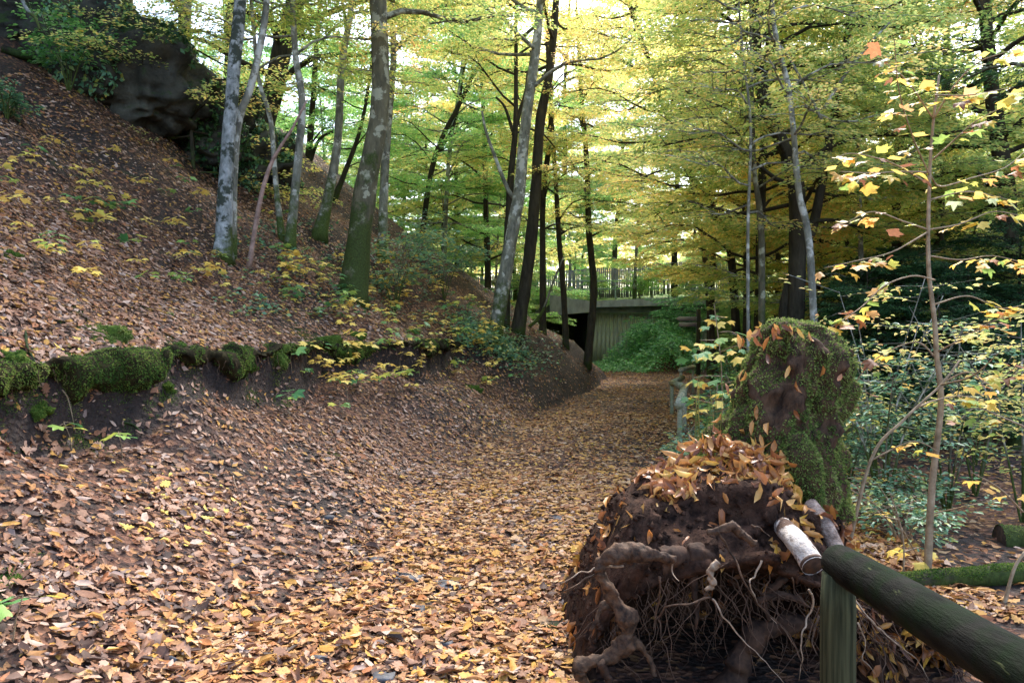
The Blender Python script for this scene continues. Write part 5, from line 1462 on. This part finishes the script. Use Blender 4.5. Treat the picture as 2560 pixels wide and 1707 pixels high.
def ground_cover():
    rg = np.random.default_rng(22)
    P = []
    for _ in range(700):
        px, py = rg.uniform(1130, 1400), rg.uniform(770, 930)
        if rg.random() < .75: px = rg.normal(1230, 55); py = np.interp(px, [1100, 1400], [800, 930]) + rg.normal(0, 22)
        b = ray_hit(px, py, 6)
        if 8 < b[1] < 26: P.append(b)
    for _ in range(220):
        b = ray_hit(rg.uniform(560, 1080), rg.uniform(560, 800), 5)
        if 7 < b[1] < 24: P.append(b)
    P = np.array(P); m = 6
    Q = np.repeat(P, m, 0) + rg.normal(0, .09, (len(P) * m, 3)) * [1, 1, .4] + [0, 0, .07]
    D = rg.normal(0, 1, (len(Q), 3)) * [1, 1, .2]; N = rg.normal(0, .35, (len(Q), 3)) + [0, -.2, 1]
    L = rg.uniform(.05, .10, len(Q))
    return make_mesh('ground_ivy', *leaves(Q, D, N, L, L * .75), M_teal)
tag(link('ground_ivy', ground_cover(), kind='stuff'), 'dark green ivy and herbs on the foot of the bank')
# tall thin stalks on the root plate
gs = Geo(); rg = np.random.default_rng(23)
for k in range(34):
    p = at(rg.uniform(1735, 1830), 1180, 4.35); h = rg.uniform(.25, .62)
    gs.add(*tube(np.array([[p[0], p[1], .7], [p[0] + rg.normal(0, .01), p[1], .7 + h * .6], [p[0] + rg.normal(0, .035), p[1] - .02, .8 + h]]), [.003, .0025, .001], 4, False))
tag(link('grass_stalks', gs.mesh('grass_stalks', M_grass), kind='stuff'), 'thin upright green stalks growing left of the stump')

# ------------------------------------------------------------------ maple saplings at the right
MAPLE = [make_mesh('leaf', *leaves(np.zeros((1, 3)), np.array([[1., 0, 0]]), np.array([[0, 0, 1.]]), 1, 1, 'maple', f, b), M_maple) for f, b in ((1.0, -.25), (2.2, -.6), (-1.0, .3))]
def photo_sapling(name, label, stem, d, r0, r1, branches, nleaf, lsize, seed, mats=MAPLE, bark=B_twig, group=None):
    rg = np.random.default_rng(seed)
    P = np.array([at(x, y, d) for x, y in stem])
    gz_ = float(ground_z(P[0][0], P[0][1]))
    P[0][2] = min(P[0][2], gz_ - .05)
    root = thing(name, label, 'sapling', tuple(P[0]), group)
    Q = resample(P, len(P) * 6)
    V, Fs = tube(Q - P[0], np.linspace(r0, r1, len(Q)), 10, True, .08, seed)
    link('trunk', Geo().add(V, Fs).mesh('trunk', bark, True), root)
    spots = []
    for k, br_ in enumerate(branches):
        dd = rg.uniform(-.7, .5)
        B = np.array([at(x, y, d + dd * (q / max(1, len(br_) - 1))) for q, (x, y) in enumerate(br_)])
        Qb = resample(B, len(B) * 5)
        V, Fs = tube(Qb - P[0], np.linspace(.0065, .0022, len(Qb)), 6, True, .08, k)
        link('branch', Geo().add(V, Fs).mesh('branch', bark, True), root)
        ln = np.linalg.norm(np.diff(Qb, axis=0), axis=1).sum()
        spots.append((Qb, ln))
    tot = sum(s[1] for s in spots)
    for Qb, ln in spots:
        k = max(3, int(round(nleaf * ln / tot)))
        for j in range(k):
            t = .2 + .8 * rg.random() ** .7
            i = min(int(t * (len(Qb) - 1)), len(Qb) - 2)
            b = Qb[i]; dr = unit(Qb[i + 1] - Qb[i])
            a = rg.uniform(0, 6.28)
            dirn = unit(dr * .5 + np.array([math.cos(a), math.sin(a), rg.normal(-.1, .25)]))
            l = lsize * rg.uniform(.65, 1.25)
            e = b + dirn * l * rg.uniform(.5, 1.1) - [0, 0, .25 * l]
            o = link('leaf', mats[int(rg.integers(len(mats)))], root)
            o.matrix_local = frame_matrix(e - P[0], dirn * [1, 1, .6] - [0, 0, .25], np.array([rg.normal(0, .28), -.12 + rg.normal(0, .3), 1.0]), l)
    return root
photo_sapling('maple_sapling', 'tall maple sapling with orange and yellow leaves behind the near handrail', [(2320, 1480), (2331, 1231), (2353, 1012), (2342, 891), (2336, 801), (2320, 658), (2322, 439), (2331, 302), (2345, 190)], 5.0, .026, .007, [
    [(2322, 439), (2280, 345), (2245, 230), (2232, 100)], [(2330, 400), (2380, 355), (2430, 310), (2500, 270)], [(2322, 432), (2250, 430), (2180, 434), (2100, 430)], [(2318, 460), (2230, 410), (2130, 385), (2080, 400)],
    [(2325, 440), (2350, 467), (2430, 445), (2510, 420), (2560, 380)], [(2320, 575), (2260, 555), (2180, 530), (2110, 560)], [(2320, 580), (2230, 630), (2150, 650), (2060, 670)], [(2320, 575), (2400, 560), (2480, 530), (2550, 540)],
    [(2322, 640), (2400, 650), (2480, 640), (2570, 660)], [(2336, 700), (2280, 690), (2210, 715), (2150, 770), (2062, 828)], [(2338, 760), (2420, 740), (2500, 770), (2570, 760)], [(2342, 880), (2400, 850), (2490, 800), (2570, 790)],
    [(2345, 900), (2290, 855), (2200, 890), (2150, 940), (2115, 1000)], [(2350, 960), (2420, 930), (2480, 960), (2560, 900)], [(2331, 300), (2380, 220), (2440, 160), (2520, 130)], [(2331, 300), (2260, 200), (2180, 140)], [(2322, 500), (2420, 480), (2520, 500)], [(2335, 240), (2420, 240), (2530, 220)]], 300, .080, 801)
photo_sapling('maple_sapling', 'slanting brown sapling stem crossing in front of the dark ravine', [(2095, 1275), (2175, 1160), (2260, 1050), (2353, 962), (2400, 900)], 4.7, .014, .006, [
    [(2290, 1020), (2340, 1000), (2410, 990), (2480, 1010)], [(2180, 1150), (2260, 1110), (2300, 1105), (2350, 1130)], [(2353, 962), (2430, 940), (2500, 880)]], 30, .075, 802)
photo_sapling('maple_sapling', 'thin sapling at the right edge with pale twigs and few leaves', [(2500, 1580), (2520, 1490), (2540, 1420), (2565, 1380)], 4.4, .014, .008, [
    [(2560, 1280), (2500, 1220), (2430, 1180)], [(2570, 1070), (2500, 1040), (2440, 1020), (2400, 1050)]], 14, .075, 803)
photo_sapling('maple_sapling', 'low yellow maple twigs hanging just right of the handrail end', [(2260, 1420), (2262, 1370), (2250, 1300), (2225, 1230)], 4.9, .006, .003, [
    [(2255, 1320), (2290, 1380), (2300, 1400)], [(2250, 1300), (2210, 1290), (2190, 1270)], [(2262, 1380), (2300, 1370), (2310, 1385)]], 20, .075, 804, maple_y)
photo_sapling('maple_sapling', 'yellow and teal maple sapling between the signpost and the stump', [(1812, 1040), (1805, 960), (1800, 880), (1790, 800), (1785, 760)], 7.2, .008, .004, [
    [(1800, 900), (1760, 880), (1735, 870)], [(1800, 880), (1840, 865), (1870, 870)], [(1795, 850), (1750, 850)], [(1800, 830), (1830, 830), (1860, 850)], [(1800, 940), (1760, 940), (1730, 945)], [(1805, 960), (1850, 950), (1880, 955)], [(1790, 800), (1770, 800)], [(1790, 790), (1815, 795)]], 44, .10, 805, maple_y + maple_g)
photo_sapling('maple_sapling', 'yellow-leaved maple sapling growing low behind the far handrail', [(1790, 1130), (1785, 1060), (1790, 1000), (1795, 960)], 6.6, .006, .003, [
    [(1790, 1010), (1750, 1000), (1720, 985)], [(1790, 1000), (1830, 980), (1870, 975)], [(1788, 1040), (1750, 1030), (1725, 1020)], [(1788, 1030), (1820, 1020), (1850, 1010)]], 34, .09, 806, maple_y + maple_y + maple_g)
print('objects', len(bpy.data.objects), 'tris', sum(len(m.loops) - 2 * len(m.polygons) for m in bpy.data.meshes))
